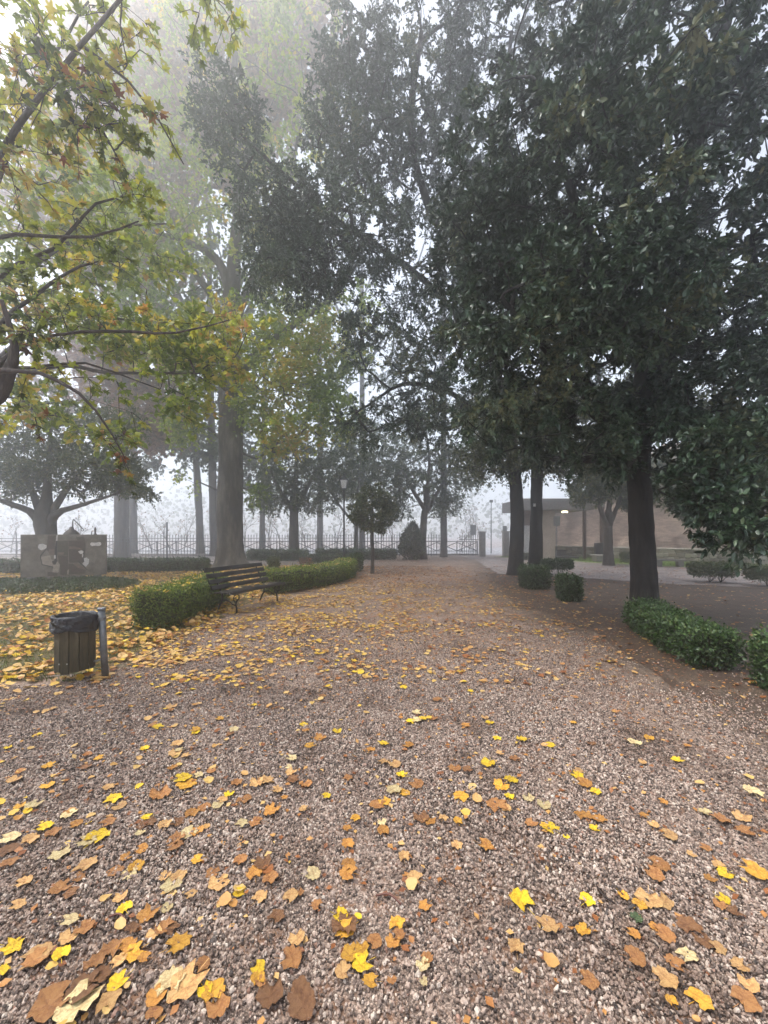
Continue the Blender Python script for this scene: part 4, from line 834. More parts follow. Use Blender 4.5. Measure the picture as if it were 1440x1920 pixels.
# far guard rail with crossed bars, road
rail = empty('guard_rail', (-30,31,0), 'low guard rail with crossed bars along the road beyond the fence', 'railing', None, 0)
n_p = 25; SPR = 1.55
pm = MB().box((-.03,-.03,0),(.03,.03,1.06)).mesh('post', M['fence'])
xm = MB(); xm.tube([(0,0,.30),(SPR,0,.95)], .03, 5); xm.tube([(0,.03,.95),(SPR,.03,.30)], .03, 5); xmm = xm.mesh('cross_bar', M['fence'])
for k in range(n_p):
    o = link('post', pm, rail); o.location = (k*SPR, 0, 0)
    if k < n_p-1: o = link('cross_bar', xmm, rail); o.location = (k*SPR, 0, 0)
for z_ in (.28,1.02): MB().box((0,-.025,z_-.025),(SPR*(n_p-1),.025,z_+.025)).obj('top_rail' if z_ > .5 else 'bottom_rail', M['fence'], rail)
sheet('road', [(-60,29.6),(40,31.2),(40,46),(-60,46)], .004, M['asphalt'], 0, 3, 'pale wet road beyond the fence')
kb = MB().box((-60,29.9,0),(7.5,30.1,.12)).obj('kerb', M['stone_p'], None, .01); kb['kind'] = 'structure'
def signpost(px, Z, ptop, pbot, pw, label, cat='sign', tall=None, facecol=(.22,.24,.25)):
    x = (px-720)/750*Z; r = empty('street_sign', (x,Z,0), label, cat); zt_ = CAMH+(1000-ptop)/750*Z; zb = CAMH+(1000-pbot)/750*Z; wd = pw/750*Z
    MB().tube([(0,0,0),(0,0,zt_-.02)], .03, 8).obj('post', M['galv'], r)
    MB().box((-wd/2,-.055,zb),(wd/2,-.032,zt_)).obj('sign_plate', plain('sign_back_grey', facecol, .6, .2), r, .006)
signpost(887, 29.2, 984, 1003, 11, 'plain grey sign board on a post beside the gate')
signpost(946, 30.4, 986, 1001, 8, 'grey sign on a post behind the right gate pillar')
signpost(1043.5, 23.9, 968, 986, 12, 'grey sign board on a post in front of the shelter', facecol=(.2,.2,.19))
lp2 = empty('street_lamp', ((921-720)/750*33,33,0), 'faint thin lamp pole beyond the gate', 'lamp post'); MB().tube([(0,0,0),(0,0,4.2)], [.05,.03], 8).obj('pole', M['fence'], lp2); MB().box((-.12,-.12,4.2),(.12,.12,4.4)).obj('lantern', M['fence'], lp2)
# ================================================================ SHELTER
SZ = 25.0
def sx(px): return (px-720)/750*SZ
def sz(py): return CAMH + (1000-py)/750*SZ
sh = empty('shelter', (sx(1045),SZ+.5,0), 'flat roofed shelter with pale wall and a lit ceiling lamp behind the oaks', 'shelter')
ox, oy = sx(1045), SZ+.5
M['roofc'] = plain('shelter_roof_concrete', (.2,.18,.165), .85); M['cream'] = mat_noise('cream_render', [(.42,.34,.27),(.54,.45,.37)], 3, .9, .3, .01); M['brownr'] = mat_noise('brown_render', [(.16,.11,.085),(.22,.16,.12)], 3, .9, .3, .01)
M['white'] = plain('white_panel', (.55,.54,.52), .7); M['darkb'] = plain('dark_base', (.05,.042,.036), .8); M['rust'] = plain('brown_column', (.10,.065,.05), .7)
def sbox(nm, x0, x1, y0, y1, z0, z1, mat, bev=.01): return MB().box((x0-ox,y0-oy,z0),(x1-ox,y1-oy,z1)).obj(nm, mat, sh, bev)
sbox('roof', sx(973), sx(1104), SZ-.6, SZ+3.6, sz(957), sz(936), M['roofc'], .03)
sbox('wall', sx(978), sx(1016), SZ+.3, SZ+.5, sz(985), sz(957)-.003, M['brownr'])
sbox('wall_panel', sx(979), sx(1016), SZ+.25, SZ+.48, sz(1037), sz(985)-.003, M['white'])
sbox('wall', sx(1017), sx(1041), SZ, SZ+2.6, 0, sz(957)-.003, M['cream'])
sbox('plinth', sx(978), sx(1016.5), SZ+.15, SZ+.5, 0, sz(1037)-.003, M['darkb'])
sbox('column', sx(1092), sx(1096.5), SZ-.2, SZ, 0, sz(957)-.003, M['rust'])
sbox('column', sx(1108), sx(1113.5), SZ-1.2, SZ-1.0, 0, sz(953), M['rust'])
sbox('roof_edge', sx(1100), sx(1114), SZ-1.2, SZ+2, sz(953), sz(944), M['roofc'])
sbox('step', sx(1041.5), sx(1092), SZ+.4, SZ+2.4, 0, .16, M['darkb'], .02)
sbox('back_bench', sx(1048), sx(1090), SZ+2.0, SZ+2.35, .16, .52, M['darkb'], .02)
o = MB().lathe([(.001,0),(.16,.0),(.19,.04),(.15,.09),(.1,.1)], (sx(1068.5)-ox,.2,sz(957)-.10), 20).obj('ceiling_lamp', plain('lit_lamp_glass',(.9,.8,.6),.4,0,((1,.82,.55),2.5)), sh)
nb = empty('notice_box', (sx(1102),SZ-1.5,0), 'black notice box on legs in front of the shelter column', 'notice board')
MB().box((-.34,-.12,.42),(.34,.12,1.10)).obj('box', plain('black_box_paint',(.03,.026,.025),.5), nb, .02)
for s in (-.26,.26): MB().box((s-.03,-.05,0),(s+.03,.05,.42)).obj('leg', M['fence'], nb)
sb = empty('stone_block', (sx(1095),SZ-2.0,0), 'low pale stone block bench at the foot of the notice box', 'stone bench')
MB().box((-.42,-.3,.0),(.42,.3,.34)).obj('base', M['stone_p'], sb, .03); MB().box((-.5,-.36,.343),(.5,.36,.42)).obj('top', M['stone_p'], sb, .03)
t_ = MB().box((-.05,-.01,-.06),(.05,.005,.06)).obj('trunk_tag', M['white'], None); t_.location = (*W(1002,947,16.1)[:2], W(1002,947,16.1)[2]); tag(t_, 'small white tag nailed to the trunk of the straight oak', 'tag')
# ================================================================ BRICK WALL, LOW STONE WALL, BENCH
m, t, p, o_ = newmat('old_brick_wall')
bt = tex(t, 'ShaderNodeTexBrick', 3.6, coord='UV'); bt.inputs['Color1'].default_value = (.17,.125,.10,1); bt.inputs['Color2'].default_value = (.33,.265,.22,1); bt.inputs['Mortar'].default_value = (.38,.33,.28,1); bt.inputs['Mortar Size'].default_value = .012
bt.inputs['Brick Width'].default_value = 1.1; bt.inputs['Row Height'].default_value = .30
nn = tex(t, 'ShaderNodeTexNoise', .5, 6, .65); rr_ = ramp(t, [(.36,(.40,.37,.36)),(.48,(.9,.86,.84)),(.58,(1.2,1.15,1.1)),(.66,(1.7,1.65,1.55))]); t.links.new(nn.outputs[0], rr_.inputs[0])
mx = t.nodes.new('ShaderNodeMixRGB'); mx.blend_type = 'MULTIPLY'; mx.inputs[0].default_value = 1; t.links.new(bt.outputs[0], mx.inputs[1]); t.links.new(rr_.outputs[0], mx.inputs[2]); t.links.new(mx.outputs[0], p.inputs['Base Color']); p.inputs['Roughness'].default_value = .9
bump(t, p, bt.outputs['Fac'], -.4, .03)
A_ = np.array([12.4,33.0]); B_ = np.array([36.,16.]); wl = np.linalg.norm(B_-A_)
bw = empty('brick_wall', (*A_, 0), 'high old brick wall fading in fog behind the right trees', 'wall', None, math.atan2(B_[1]-A_[1], B_[0]-A_[0]))
H_ = 7.5; k = 60; V = []; F = []
for j in range(13):
    for i in range(k+1):
        x = wl*i/k; hh_ = 3.6 + 4.2*min(1, max(0, (x-3.5)/5)); z = hh_*j/12; V.append((x, .5*z/H_ + mnoise.noise(Vector((x*.4,0,z*.5)))*.12, z + (mnoise.noise(Vector((x*.5,3,0)))*.5 if j == 12 else 0)))
for j in range(12):
    for i in range(k): F.append((j*(k+1)+i, j*(k+1)+i+1, (j+1)*(k+1)+i+1, (j+1)*(k+1)+i))
nV = len(V); V += [(x, y+1.2, z) for x, y, z in V]; F += [tuple(nV+q for q in f[::-1]) for f in F]
F += [(12*(k+1)+i, 12*(k+1)+i+1, nV+12*(k+1)+i+1, nV+12*(k+1)+i) for i in range(k)]
F += [(j*(k+1), (j+1)*(k+1), nV+(j+1)*(k+1), nV+j*(k+1)) for j in range(12)]
me = npmesh('wall_face', V, F, m); uv = me.uv_layers.new(name='UVMap'); co = np.array(V)
li = np.empty(len(me.loops), np.int32); me.loops.foreach_get('vertex_index', li); uv.data.foreach_set('uv', co[li][:, [0,2]].astype(np.float32).ravel())
link('wall_face', me, bw)
# climbing ivy on it
n = 5000; u = rng.random(n); P = np.stack([7+u*24, rng.uniform(-.35,.0,n), np.zeros(n)],1); hN = np.array([max(0, mnoise.noise(Vector((float(a)*.33,7,0)))*6+3.2) for a in P[:,0]]); P[:,2] = np.minimum(7.4, 3.4+4.2*np.clip((P[:,0]-3.5)/5,0,1)) - rng.random(n)**1.4*hN
o = leafobj('climber', DIAW, P, rnd(n), norm(rnd(n)*.6+np.array([0,-1.,0])), rng.uniform(.14,.26,n), rng.random(n), M['leaf_olive'], bw)
# low stone wall built stone by stone
L0 = np.array([10.4,30.0]); L1 = np.array([27.,12.9]); ll = np.linalg.norm(L1-L0)
lw = empty('low_stone_wall', (*L0, 0), 'low rubble stone wall with a pale coping before the brick wall', 'wall', None, math.atan2(L1[1]-L0[1], L1[0]-L0[0]))
MB().box((0,.03,0),(ll,.36,.70)).obj('mortar', M['conc2'], lw)
stm = [mat_noise('rubble_stone_'+nm, c, 7, .9, .5, .02) for nm, c in (('a',[(.20,.16,.13),(.30,.25,.20)]),('b',[(.14,.12,.10),(.24,.2,.17)]),('c',[(.28,.25,.21),(.40,.36,.31)]))]
stones = []
for s in range(9):
    bm = bmesh.new(); bmesh.ops.create_cube(bm, size=1); bmesh.ops.bevel(bm, geom=bm.edges[:], offset=.16, segments=1, affect='EDGES')
    for v in bm.verts: v.co += Vector([random.uniform(-.06,.06) for _ in range(3)])
    me = bpy.data.meshes.new('stone'); bm.to_mesh(me); bm.free(); me.materials.append(stm[s % 3]); stones.append(me)
xv = 1.0; cnt_ = 0
for row, (z0, hh) in enumerate(((.02,.24),(.27,.22),(.50,.19))):
    x = .3 + row*.17
    while x < ll*.86 and cnt_ < 290:
        wv = random.uniform(.20,.42)
        o = link('stone', random.choice(stones), lw); o.location = (x+wv/2, .05, z0+hh/2+random.uniform(-.015,.015)); o.scale = (wv*1.0, .16, hh*random.uniform(.9,1.04)); x += wv+.015; cnt_ += 1
x = 0
M['coping'] = mat_noise('pale_coping_stone', [(.34,.31,.27),(.46,.43,.39)], 4, .9, .3, .01)
while x < ll-.5:
    o = MB().box((x,-.06,.705),(x+.88,.42,.78)).obj('coping', M['coping'], lw, .015); x += .9
# grass strip in front
gd = (L1-L0)/ll; gn = np.array([gd[1], -gd[0]])*-1
gn = np.array([-gd[1], gd[0]]) * -1
pts_ = [tuple(L0+gn*.05), tuple(L1+gn*.05), tuple(L1+gn*4.2), tuple(L0+gd*6+gn*4.4), tuple(L0+gn*2.5)]
sheet('grass_verge', pts_, .008, M['grass'], .1, .5, 'bright green grass strip along the low stone wall')
def _verge(n): 
    q = rng.random((n,2)); return np.concatenate([L0 + np.outer(q[:,0]*ll, gd) + np.outer(q[:,1]*4.0+.08, gn), np.full((n,1),.008)], 1)
M['blade2'] = mat_leaf('bright_grass_blade', [(0,(.10,.16,.03)),(1,(.24,.32,.07))], .6, .35)
grass('verge_grass', 'bright grass blades of the verge before the low stone wall', _verge, 26000, .11, M['blade2'])
st = empty('stone_bench', (14.2,19.9,0), 'low flat stone bench half hidden right of the black trunk', 'bench', None, R(-12))
MB().box((-.7,-.2,.28),(.7,.2,.36)).obj('seat', M['conc2'], st, .01)
for s in (-.5,.45): MB().box((s-.12,-.16,0),(s+.12,.16,.277)).obj('leg', M['conc2'], st, .01)
#@@GROUND
# ================================================================ GRAVEL STONES (one countless mass)
nst = 320000
y = 1.15 + rng.random(nst*2)**.80*6.6; x = (rng.random(nst*2)*2-1)*(y*.98+.1)
keep = rng.random(nst*2) < np.clip((7.7-y)/4.2, 0, 1)
keep &= ~((x > 2.45 + .25*np.sin(y*2.3) + rng.normal(size=len(x))*.25 + rng.exponential(.45, len(x))) & (y > 2.0)) & ~((x < -3.4) & (y > 4.3))
pn = np.array([mnoise.noise(Vector((a*.8, b*.55, 1.7))) + .5*mnoise.noise(Vector((a*3.1, b*2.3, 4))) for a, b in zip(x, y)])
keep &= (pn > -.22) | (rng.random(len(x)) < .45)
x, y = x[keep], y[keep]; nst = len(x); print('stones', nst)
me = bpy.data.meshes.new('gravel_stones'); me.vertices.add(nst)
pz = np.stack([x, y, .006 + rng.random(nst)*.008 + .006*np.sin(x*3.1+y)*np.sin(y*2.3)], 1)
me.vertices.foreach_set('co', pz.astype(np.float32).ravel())
def attr(nm, tp, data):
    a = me.attributes.new(nm, tp, 'POINT'); a.data.foreach_set('vector' if tp == 'FLOAT_VECTOR' else 'value', data.astype(np.float32).ravel() if tp != 'INT' else data.astype(np.int32))
attr('rot', 'FLOAT_VECTOR', rng.uniform(0, 6.28, (nst,3))*np.array([.25,.25,1]))
s0 = rng.lognormal(-5.36, .33, nst)
attr('scl', 'FLOAT_VECTOR', s0[:,None]*np.stack([rng.uniform(.9,1.5,nst), rng.uniform(.7,1.1,nst), rng.uniform(.5,.85,nst)],1))
m, t, p, o_ = newmat('gravel_stone')
oi = t.nodes.new('ShaderNodeObjectInfo')
r = ramp(t, [(0,(.05,.038,.032)),(.2,(.14,.105,.085)),(.42,(.30,.225,.185)),(.6,(.45,.34,.275)),(.8,(.62,.50,.42)),(.93,(.80,.71,.61)),(1,(.36,.19,.13))])
t.links.new(oi.outputs['Random'], r.inputs[0]); nz = tex(t, 'ShaderNodeTexNoise', 3, 3); mx = t.nodes.new('ShaderNodeMixRGB'); mx.blend_type = 'MULTIPLY'; mx.inputs[0].default_value = .5
t.links.new(r.outputs[0], mx.inputs[1]); t.links.new(nz.outputs[0], mx.inputs[2]); p.inputs['Roughness'].default_value = .55
ge = t.nodes.new('ShaderNodeNewGeometry'); nd = t.nodes.new('ShaderNodeTexNoise'); nd.inputs['Scale'].default_value = 1.1; nd.inputs['Detail'].default_value = 8; nd.inputs['Roughness'].default_value = .72
t.links.new(ge.outputs['Position'], nd.inputs['Vector']); rd = ramp(t, [(.36,(.50,.42,.36)),(.47,(.92,.88,.85)),(.7,(1.15,1.12,1.08))]); t.links.new(nd.outputs[0], rd.inputs[0])
md = t.nodes.new('ShaderNodeMixRGB'); md.blend_type = 'MULTIPLY'; md.inputs[0].default_value = 1; t.links.new(mx.outputs[0], md.inputs[1]); t.links.new(rd.outputs[0], md.inputs[2]); t.links.new(md.outputs[0], p.inputs['Base Color'])
stone_mat = m
ng = bpy.data.node_groups.new('gravel_scatter', 'GeometryNodeTree'); ng.interface.new_socket('Geometry', in_out='INPUT', socket_type='NodeSocketGeometry'); ng.interface.new_socket('Geometry', in_out='OUTPUT', socket_type='NodeSocketGeometry')
N = ng.nodes; LK = ng.links; gi = N.new('NodeGroupInput'); go = N.new('NodeGroupOutput'); ip = N.new('GeometryNodeInstanceOnPoints')
jn = N.new('GeometryNodeJoinGeometry')
for s in range(4):
    ic = N.new('GeometryNodeMeshIcoSphere'); ic.inputs['Radius'].default_value = 1; ic.inputs['Subdivisions'].default_value = 2
    sp_ = N.new('GeometryNodeSetPosition'); nt_ = N.new('ShaderNodeTexNoise'); nt_.noise_dimensions = '4D'; nt_.inputs['W'].default_value = s*7.3; nt_.inputs['Scale'].default_value = 1.3
    sb_ = N.new('ShaderNodeVectorMath'); sb_.operation = 'SUBTRACT'; sb_.inputs[1].default_value = (.5,.5,.5); ml_ = N.new('ShaderNodeVectorMath'); ml_.operation = 'SCALE'; ml_.inputs['Scale'].default_value = 1.9
    LK.new(nt_.outputs['Color'], sb_.inputs[0]); LK.new(sb_.outputs[0], ml_.inputs[0]); LK.new(ml_.outputs[0], sp_.inputs['Offset']); LK.new(ic.outputs[0], sp_.inputs['Geometry'])
    sm = N.new('GeometryNodeSetMaterial'); sm.inputs['Material'].default_value = stone_mat; LK.new(sp_.outputs[0], sm.inputs[0])
    g2 = N.new('GeometryNodeGeometryToInstance'); LK.new(sm.outputs[0], g2.inputs[0]); LK.new(g2.outputs[0], jn.inputs[0])
def na_(nm, tp='FLOAT_VECTOR'):
    a = N.new('GeometryNodeInputNamedAttribute'); a.data_type = tp; a.inputs[0].default_value = nm; return a.outputs['Attribute']
LK.new(gi.outputs[0], ip.inputs['Points']); LK.new(jn.outputs[0], ip.inputs['Instance']); ip.inputs['Pick Instance'].default_value = True
LK.new(na_('rot'), ip.inputs['Rotation']); LK.new(na_('scl'), ip.inputs['Scale']); LK.new(ip.outputs[0], go.inputs[0])
gs = link('gravel_stones', me); gs.modifiers.new('scatter', 'NODES').node_group = ng; me.materials.append(stone_mat)
tag(gs, 'loose crushed stones of the gravel in the foreground', None, None, 'stuff')
# ================================================================ FALLEN LEAVES
GLM = {}
def leafmesh(sh, col):
    if (sh, col) not in GLM:
        V, F = GL[sh]
        V = V.copy(); V[:,1] -= .45
        # a stalk
        n0 = len(V); V = np.concatenate([V, [(-.012,-.42,.03),(.012,-.42,.03),(.03,-.78,.06),(.01,-.80,.06)]]); F = np.concatenate([F, [(n0,n0+2,n0+1),(n0,n0+3,n0+2)]])
        GLM[(sh, col)] = npmesh('fallen_leaf', V, F, M['fl_'+col])
    return GLM[(sh, col)]
COLW = {'yellow':'bright yellow','gold':'golden yellow','tan':'pale tan','orange':'orange','brown':'dark brown','rust':'rusty brown','cream':'cream coloured','green':'dark green'}
PLACED = []
def where(px, py):
    v = 'at the bottom edge' if py > 1800 else 'low in front' if py > 1640 else 'in the near foreground' if py > 1480 else 'mid gravel' if py > 1330 else 'far gravel'
    h = 'by the left edge' if px < 160 else 'left of centre' if px < 560 else 'near the centre line' if px < 860 else 'right of centre' if px < 1240 else 'by the right edge'
    return v, h
def put_leaf(px, py, wpx, col, uniq=None):
    x, y = G(px, py); s = min(wpx/750*y*random.uniform(.7,.92), .145)
    o = link('fallen_leaf', leafmesh(random.randrange(12), col)); o.location = (x, y, .020 + random.random()*.006); sc_ = s
    o.scale = (sc_*random.uniform(.85,1.05), sc_*random.uniform(.9,1.1), sc_*random.uniform(.15,.9)); o.rotation_euler = (random.uniform(-.09,.09), random.uniform(-.09,.09), random.uniform(0,6.28))
    v, h = where(px, py); sz_ = 'large' if wpx > 62 else 'small' if wpx < 32 else 'middling'
    tag(o, uniq or f'{sz_} {COLW[col]} fallen leaf {v}, {h}', 'leaf', 'fallen leaves on the gravel'); PLACED.append((x, y, s))
Q = [ # hand placed from the photograph: px, py, width, colour
(90,1895,110,'rust'),(140,1905,95,'cream'),(150,1872,80,'brown'),(75,1800,62,'tan'),(62,1812,50,'rust'),(5,1832,30,'yellow'),(180,1815,50,'rust'),(192,1840,38,'brown'),(225,1812,36,'tan'),(288,1762,32,'tan'),(268,1807,30,'orange'),(338,1780,58,'gold'),
(320,1848,66,'cream'),(345,1865,80,'tan'),(290,1885,52,'orange'),(382,1818,40,'rust'),(385,1870,36,'yellow'),(402,1868,50,'gold'),(410,1905,50,'rust'),(490,1855,28,'rust'),(557,1773,34,'tan'),(505,1880,80,'brown'),(568,1900,70,'brown'),(560,1862,40,'brown'),
(312,1713,30,'cream'),(245,1645,36,'cream'),(255,1632,34,'gold'),(215,1640,40,'rust'),(165,1630,44,'tan'),(150,1655,30,'rust'),(185,1575,52,'yellow'),(165,1585,36,'cream'),(205,1548,40,'rust'),(225,1520,36,'tan'),(215,1503,34,'yellow'),(262,1570,26,'cream'),
(60,1520,42,'cream'),(20,1578,42,'cream'),(14,1600,38,'brown'),(112,1610,44,'cream'),(100,1568,34,'rust'),(145,1552,36,'orange'),(275,1550,36,'brown'),(310,1553,30,'tan'),(335,1550,36,'brown'),(300,1498,52,'rust'),(345,1465,38,'yellow'),(350,1478,40,'gold'),
(428,1497,26,'yellow'),(408,1517,28,'cream'),(382,1520,36,'rust'),(455,1550,30,'cream'),(478,1548,30,'rust'),(330,1595,40,'rust'),(352,1570,38,'cream'),(370,1565,36,'orange'),(368,1622,30,'gold'),(360,1685,30,'tan'),(410,1665,48,'tan'),(398,1645,30,'rust'),
(490,1690,36,'tan'),(508,1655,40,'rust'),(588,1650,42,'cream'),(592,1706,30,'rust'),(562,1683,24,'rust'),(640,1730,34,'yellow'),(645,1757,44,'gold'),(648,1745,58,'brown'),(650,1645,40,'orange'),(655,1628,30,'orange'),(652,1590,28,'orange'),(650,1560,24,'orange'),
(668,1543,26,'gold'),(717,1550,22,'cream'),(718,1563,30,'orange'),(705,1515,40,'rust'),(722,1510,30,'gold'),(745,1738,42,'gold'),(705,1775,38,'rust'),(735,1780,40,'orange'),(750,1765,34,'rust'),(678,1790,30,'gold'),(675,1818,44,'yellow'),(692,1850,40,'gold'),
(735,1852,24,'rust'),(795,1855,22,'cream'),(793,1822,36,'cream'),(803,1808,26,'rust'),(795,1708,36,'orange'),(775,1655,38,'tan'),(757,1612,34,'tan'),(752,1460,34,'yellow'),(740,1440,32,'tan'),(782,1478,46,'rust'),(738,1486,34,'cream'),(760,1492,28,'gold'),
(858,1594,34,'tan'),(912,1595,34,'orange'),(938,1482,36,'gold'),(955,1500,28,'yellow'),(930,1515,54,'rust'),(960,1470,32,'yellow'),(1020,1518,34,'cream'),(992,1505,28,'cream'),(950,1522,32,'tan'),(1113,1562,28,'yellow'),(1122,1543,34,'orange'),(1118,1490,28,'yellow'),
(1098,1475,34,'orange'),(1033,1402,26,'yellow'),(1020,1555,22,'gold'),(995,1552,26,'rust'),(1205,1535,24,'orange'),(1085,1452,20,'tan'),(1103,1697,38,'yellow'),(1062,1578,16,'yellow'),(1295,1610,24,'tan'),(1258,1575,34,'tan'),(1240,1630,52,'rust'),(1230,1650,40,'rust'),
(1357,1648,36,'yellow'),(1358,1697,34,'yellow'),(1345,1632,34,'tan'),(1420,1645,58,'gold'),(1330,1655,28,'orange'),(1325,1598,28,'rust'),(1375,1720,36,'brown'),(1350,1708,30,'rust'),(1215,1697,54,'tan'),(1245,1702,44,'tan'),(1200,1705,36,'gold'),(1170,1690,24,'gold'),
(1195,1733,26,'green'),(1225,1747,28,'orange'),(1190,1765,32,'orange'),(1290,1745,58,'brown'),(1320,1775,46,'brown'),(1250,1765,42,'rust'),(1195,1810,44,'rust'),(1292,1802,46,'cream'),(1262,1815,44,'rust'),(1252,1850,46,'tan'),(1350,1790,34,'tan'),(1385,1822,44,'tan'),(1315,1885,56,'gold'),
(1258,1888,28,'gold'),(1400,1888,60,'rust'),(1405,1862,50,'tan'),(1395,1565,40,'rust'),(1390,1540,36,'tan'),(1320,1530,32,'cream'),(1355,1545,34,'rust'),(1410,1488,36,'cream'),(1245,1512,22,'orange'),(1268,1430,26,'yellow'),(1190,1396,32,'cream'),(1217,1388,24,'gold'),
(783,1355,24,'cream'),(768,1357,20,'yellow'),(793,1353,24,'yellow'),(780,1340,20,'cream'),(918,1360,20,'yellow'),(932,1388,20,'yellow'),(548,1429,30,'cream'),(545,1455,28,'tan'),(500,1470,32,'tan'),(480,1477,36,'tan'),(575,1478,28,'rust'),(568,1525,24,'tan'),(720,1400,24,'yellow'),(695,1410,24,'orange'),(600,1390,28,'orange'),
(100,1740,1,'tan')]
for q in Q[:-1]: put_leaf(*q)
def dens(x, y):                     # leaves per m2: thick on the turf at left, thin towards the right
    px = 720 + x/y*750
    turf = (x < -3.3) & (y > 4.4)
    d = np.where(y < 4.4, 85*np.exp(-np.clip(px-200,0,None)/420) + 10, 340*np.exp(-np.clip(px-330,0,None)/300) + 18)
    d = np.where((y > 6.5) & (y < 20) & (x < 4.5), 340*np.exp(-np.clip(px-480,0,None)/420) + 30, d)
    d = np.where(turf & (y < 21), 250, d); d = np.where((x > 3.3), np.where(y > 6, 48, 26), d); d = np.where(y > 20, 14, d); return d
# more single leaves, filling up to 300
cols = ['gold','tan','tan','orange','rust','rust','brown','cream','yellow','yellow']
tries = 0
while len(PLACED) < 298 and tries < 20000:
    tries += 1; px = random.uniform(0,1440); py = random.uniform(1290,1910)
    x, y = G(px, py); pr = float(dens(np.array(x), np.array(y)))/17 * (.35 + .65*(px < 520)) * (1.0 if py < 1560 else .25)
    if random.random() > pr or px > 1250 or (px < 330 and py < 1290): continue
    if any((x-a)**2+(y-b)**2 < (c*.5)**2 for a, b, c in PLACED): continue
    put_leaf(px, py, random.uniform(.07,.12)*750/y, random.choice(cols))
buckets = {}
for o in COL.objects:
    if o.get('group') == 'fallen leaves on the gravel': buckets.setdefault(o['label'], []).append(o)
ORD = 'first second third fourth fifth sixth seventh eighth ninth tenth eleventh twelfth thirteenth fourteenth fifteenth sixteenth'.split()
for lab, os_ in buckets.items():
    if 1 < len(os_) <= 16:
        os_.sort(key=lambda q: q.location.x/q.location.y)
        for q, o in enumerate(os_): o['label'] = lab + ', ' + ORD[q] + ' from left'
# and the countless rest
def scatter(n, x0, x1, y0, y1):
    x = rng.uniform(x0,x1,n); y = rng.uniform(y0,y1,n); D = dens(x,y); k = rng.random(n) < D/(n/((x1-x0)*(y1-y0))); return x[k], y[k]
xs_, ys_ = [], []
for box in ((260000,-22,6,4.2,22),(8000,-8,9,1.2,4.6),(12000,-3,16,6,28)):
    a, b = scatter(*box); k = np.abs(a) < b*1.02+.5; 
    if box[3] == 1.2: k &= (rng.random(len(a)) < .30)
    if box[1] == -3: k &= (a > 6) | (b > 22)
    xs_.append(a[k]); ys_.append(b[k])
x = np.concatenate(xs_); y = np.concatenate(ys_)
nb_ = 56000; yb = 1.25 + rng.random(nb_)**.75*19; xb = rng.uniform(-1.02,1.02,nb_)*yb; kb_ = (xb > np.where(yb > 4.3, -3.3, -9)) & (xb < np.where(yb > 3, 4.4, 9)) & (rng.random(nb_) < np.clip((yb-.5)/6, .1, 1)); xb, yb = xb[kb_], yb[kb_]; zb = .014 + rng.random(len(xb))*.01; nb_ = len(xb)
tag(leafobj('leaf_crumbs', T_diamond(.7,.1), np.stack([xb,yb,zb],1), norm(np.stack([rng.normal(size=nb_), rng.normal(size=nb_), rng.normal(size=nb_)*.15],1)), norm(rng.normal(size=(nb_,3))*.2+np.array([0,0,1.])), rng.uniform(.012,.045,nb_), rng.beta(1.1,3.0,nb_), M['litter']), 'brown crumbs of trodden leaves all over the gravel path')
clump = np.array([mnoise.noise(Vector((a*1.6,b*1.6,0))) for a, b in zip(x, y)]); k = rng.random(len(x)) < np.clip(.55+clump*1.4,.08,1); x, y = x[k], y[k]
n = len(x); print('litter', n)
onturf = (x < -3.3) & (y > 4.4)
z = .016 + rng.random(n)*np.where(onturf, .045, .012)
P = np.stack([x,y,z],1); az = rng.uniform(0,6.28,n); tl = np.where(onturf, .32, .16)
axl = np.stack([np.cos(az), np.sin(az), rng.normal(size=n)*tl],1); nr = norm(np.stack([rng.normal(size=n)*tl, rng.normal(size=n)*tl, np.ones(n)],1))
tint = np.where(onturf, rng.beta(2.6,1.6,n), np.where(x < 0, rng.beta(2.3,1.5,n), rng.beta(1.5,1.6,n))); tint = np.where((y > 13) & (x > -3), tint*.6, tint); tint = np.where(x > 3.1, tint*.85, tint)
szs = np.where(onturf, rng.uniform(.055,.12,n), rng.uniform(.03,.095,n)*np.where(y < 4, .75, 1))
near = y < 7.5
for k_, T in ((near & (az < 3), SL[0]), (near & (az >= 3), SL[1]), (~near, T_diamond(.95,.10))):
    tag(leafobj('fallen_leaves', T, P[k_], axl[k_], nr[k_], szs[k_]*1, tint[k_], M['litter']), 'carpet of yellow and brown fallen leaves over turf and gravel' if T[0].shape[0] == 4 else 'scattered broad yellow and tan leaves fallen near the camera')
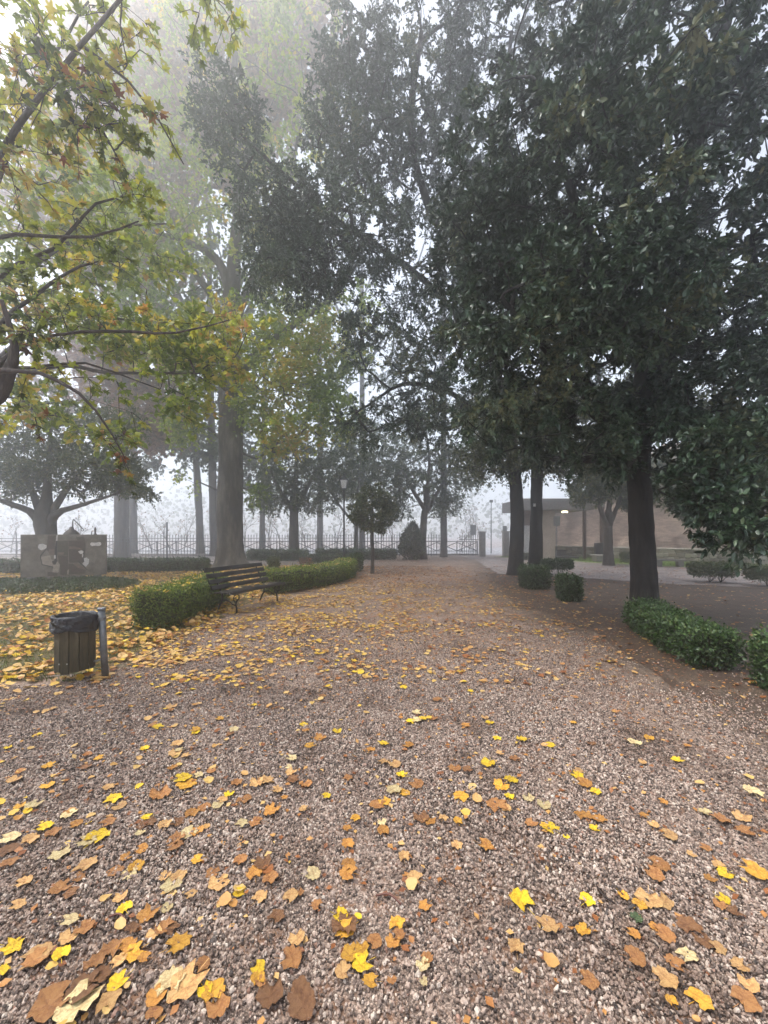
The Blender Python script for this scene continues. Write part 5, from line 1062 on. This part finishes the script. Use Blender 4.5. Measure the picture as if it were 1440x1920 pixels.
# leaves caught on the hedges and bench
hp = []
for C, Nn, wd, ht, tl_ in TOPS:
    for _ in range(tl_):
        i = rng.integers(len(C)); hp.append(C[i] + Nn[i]*rng.uniform(-.42,.42)*wd + np.array([0,0,ht+rng.uniform(-.01,.03)]))
hp = np.array(hp); n = len(hp)
tag(leafobj('caught_leaves', SL[0], hp, norm(np.stack([rng.normal(size=n),rng.normal(size=n),rng.normal(size=n)*.2],1)), norm(rng.normal(size=(n,3))*.3+np.array([0,0,1.])), rng.uniform(.05,.09,n), rng.beta(4,1.5,n), M['litter']), 'yellow leaves lying on top of the clipped hedges')
bmw = Matrix.Translation(bench.location) @ Matrix.Rotation(rz, 4, 'Z')
for k, (lx_, ly_, lz_, c, lab) in enumerate([(.35,.20,.475,'cream','cream leaf lying on the bench seat, left of the middle'),(.62,.10,.478,'tan','tan leaf lying on the middle of the bench seat'),(.95,.12,.478,'yellow','yellow leaf on the bench seat right of the middle'),(1.35,.22,.475,'tan','tan leaf at the far end of the bench seat'),(.50,.575,.83,'cream','cream leaf stuck to the top of the bench back'),(1.05,.05,.475,'cream','cream leaf at the front edge of the bench seat'),(.05,.3,.47,'tan','tan leaf at the near end of the bench seat')]):
    o = link('fallen_leaf', leafmesh(k % 6, c)); q = bmw @ Vector((lx_, ly_, lz_)); o.location = q; o.scale = (.08,.08,.08); o.rotation_euler = (R(70) if 'back' in lab else .1, .05, k*1.3); tag(o, lab, 'leaf')
# twigs on the gravel
M['twig'] = plain('fallen_twig_bark', (.035,.022,.018), .7)
for k, (a, b, c, lab) in enumerate([((1120,1672),(1130,1690),(1152,1703),'short dark bent twig beside the bright yellow leaf at lower right'),((1070,1748),(1080,1743),(1092,1738),'thin dark twig lying left of the orange leaf at lower right'),((205,1728),(225,1728),(238,1740),'reddish bent twig on the gravel at lower left'),((705,1688),(730,1690),(752,1705),'reddish curled twig on the gravel near the bottom centre')]):
    pts = [(*G(*a),.022),(*G(*b),.032),(*G(*c),.022)]
    o = MB().tube([tuple(v) for v in densify([np.array(p_) for p_ in pts], .01)], .0045, 6).obj('twig', M['twig'] if k < 2 else plain('reddish_twig',(.12,.045,.03),.6), None, smooth=True)
    tag(o, lab, 'twig')
def under(root, parent_stem, stems):                            # small pieces sit one level deeper, on the part that carries them
    kids = [c for c in root.children]; par_ = next(c for c in kids if c.name.split('.')[0] == parent_stem)
    for c in kids:
        if c is not par_ and c.name.split('.')[0] in stems: c.parent = par_
under(lb, 'post', ('post_cap', 'clamp_ring')); under(lamp, 'lantern_frame', ('lamp_glass', 'lantern_roof')); under(mon, 'slab', ('painted_shape', 'finial')); under(mon, 'bell', ('rod', 'arm', 'ring')); under(sh, 'roof', ('roof_edge', 'ceiling_lamp'))
print('objects', len(bpy.data.objects), 'tris', sum(len(m_.polygons) for m_ in bpy.data.meshes))
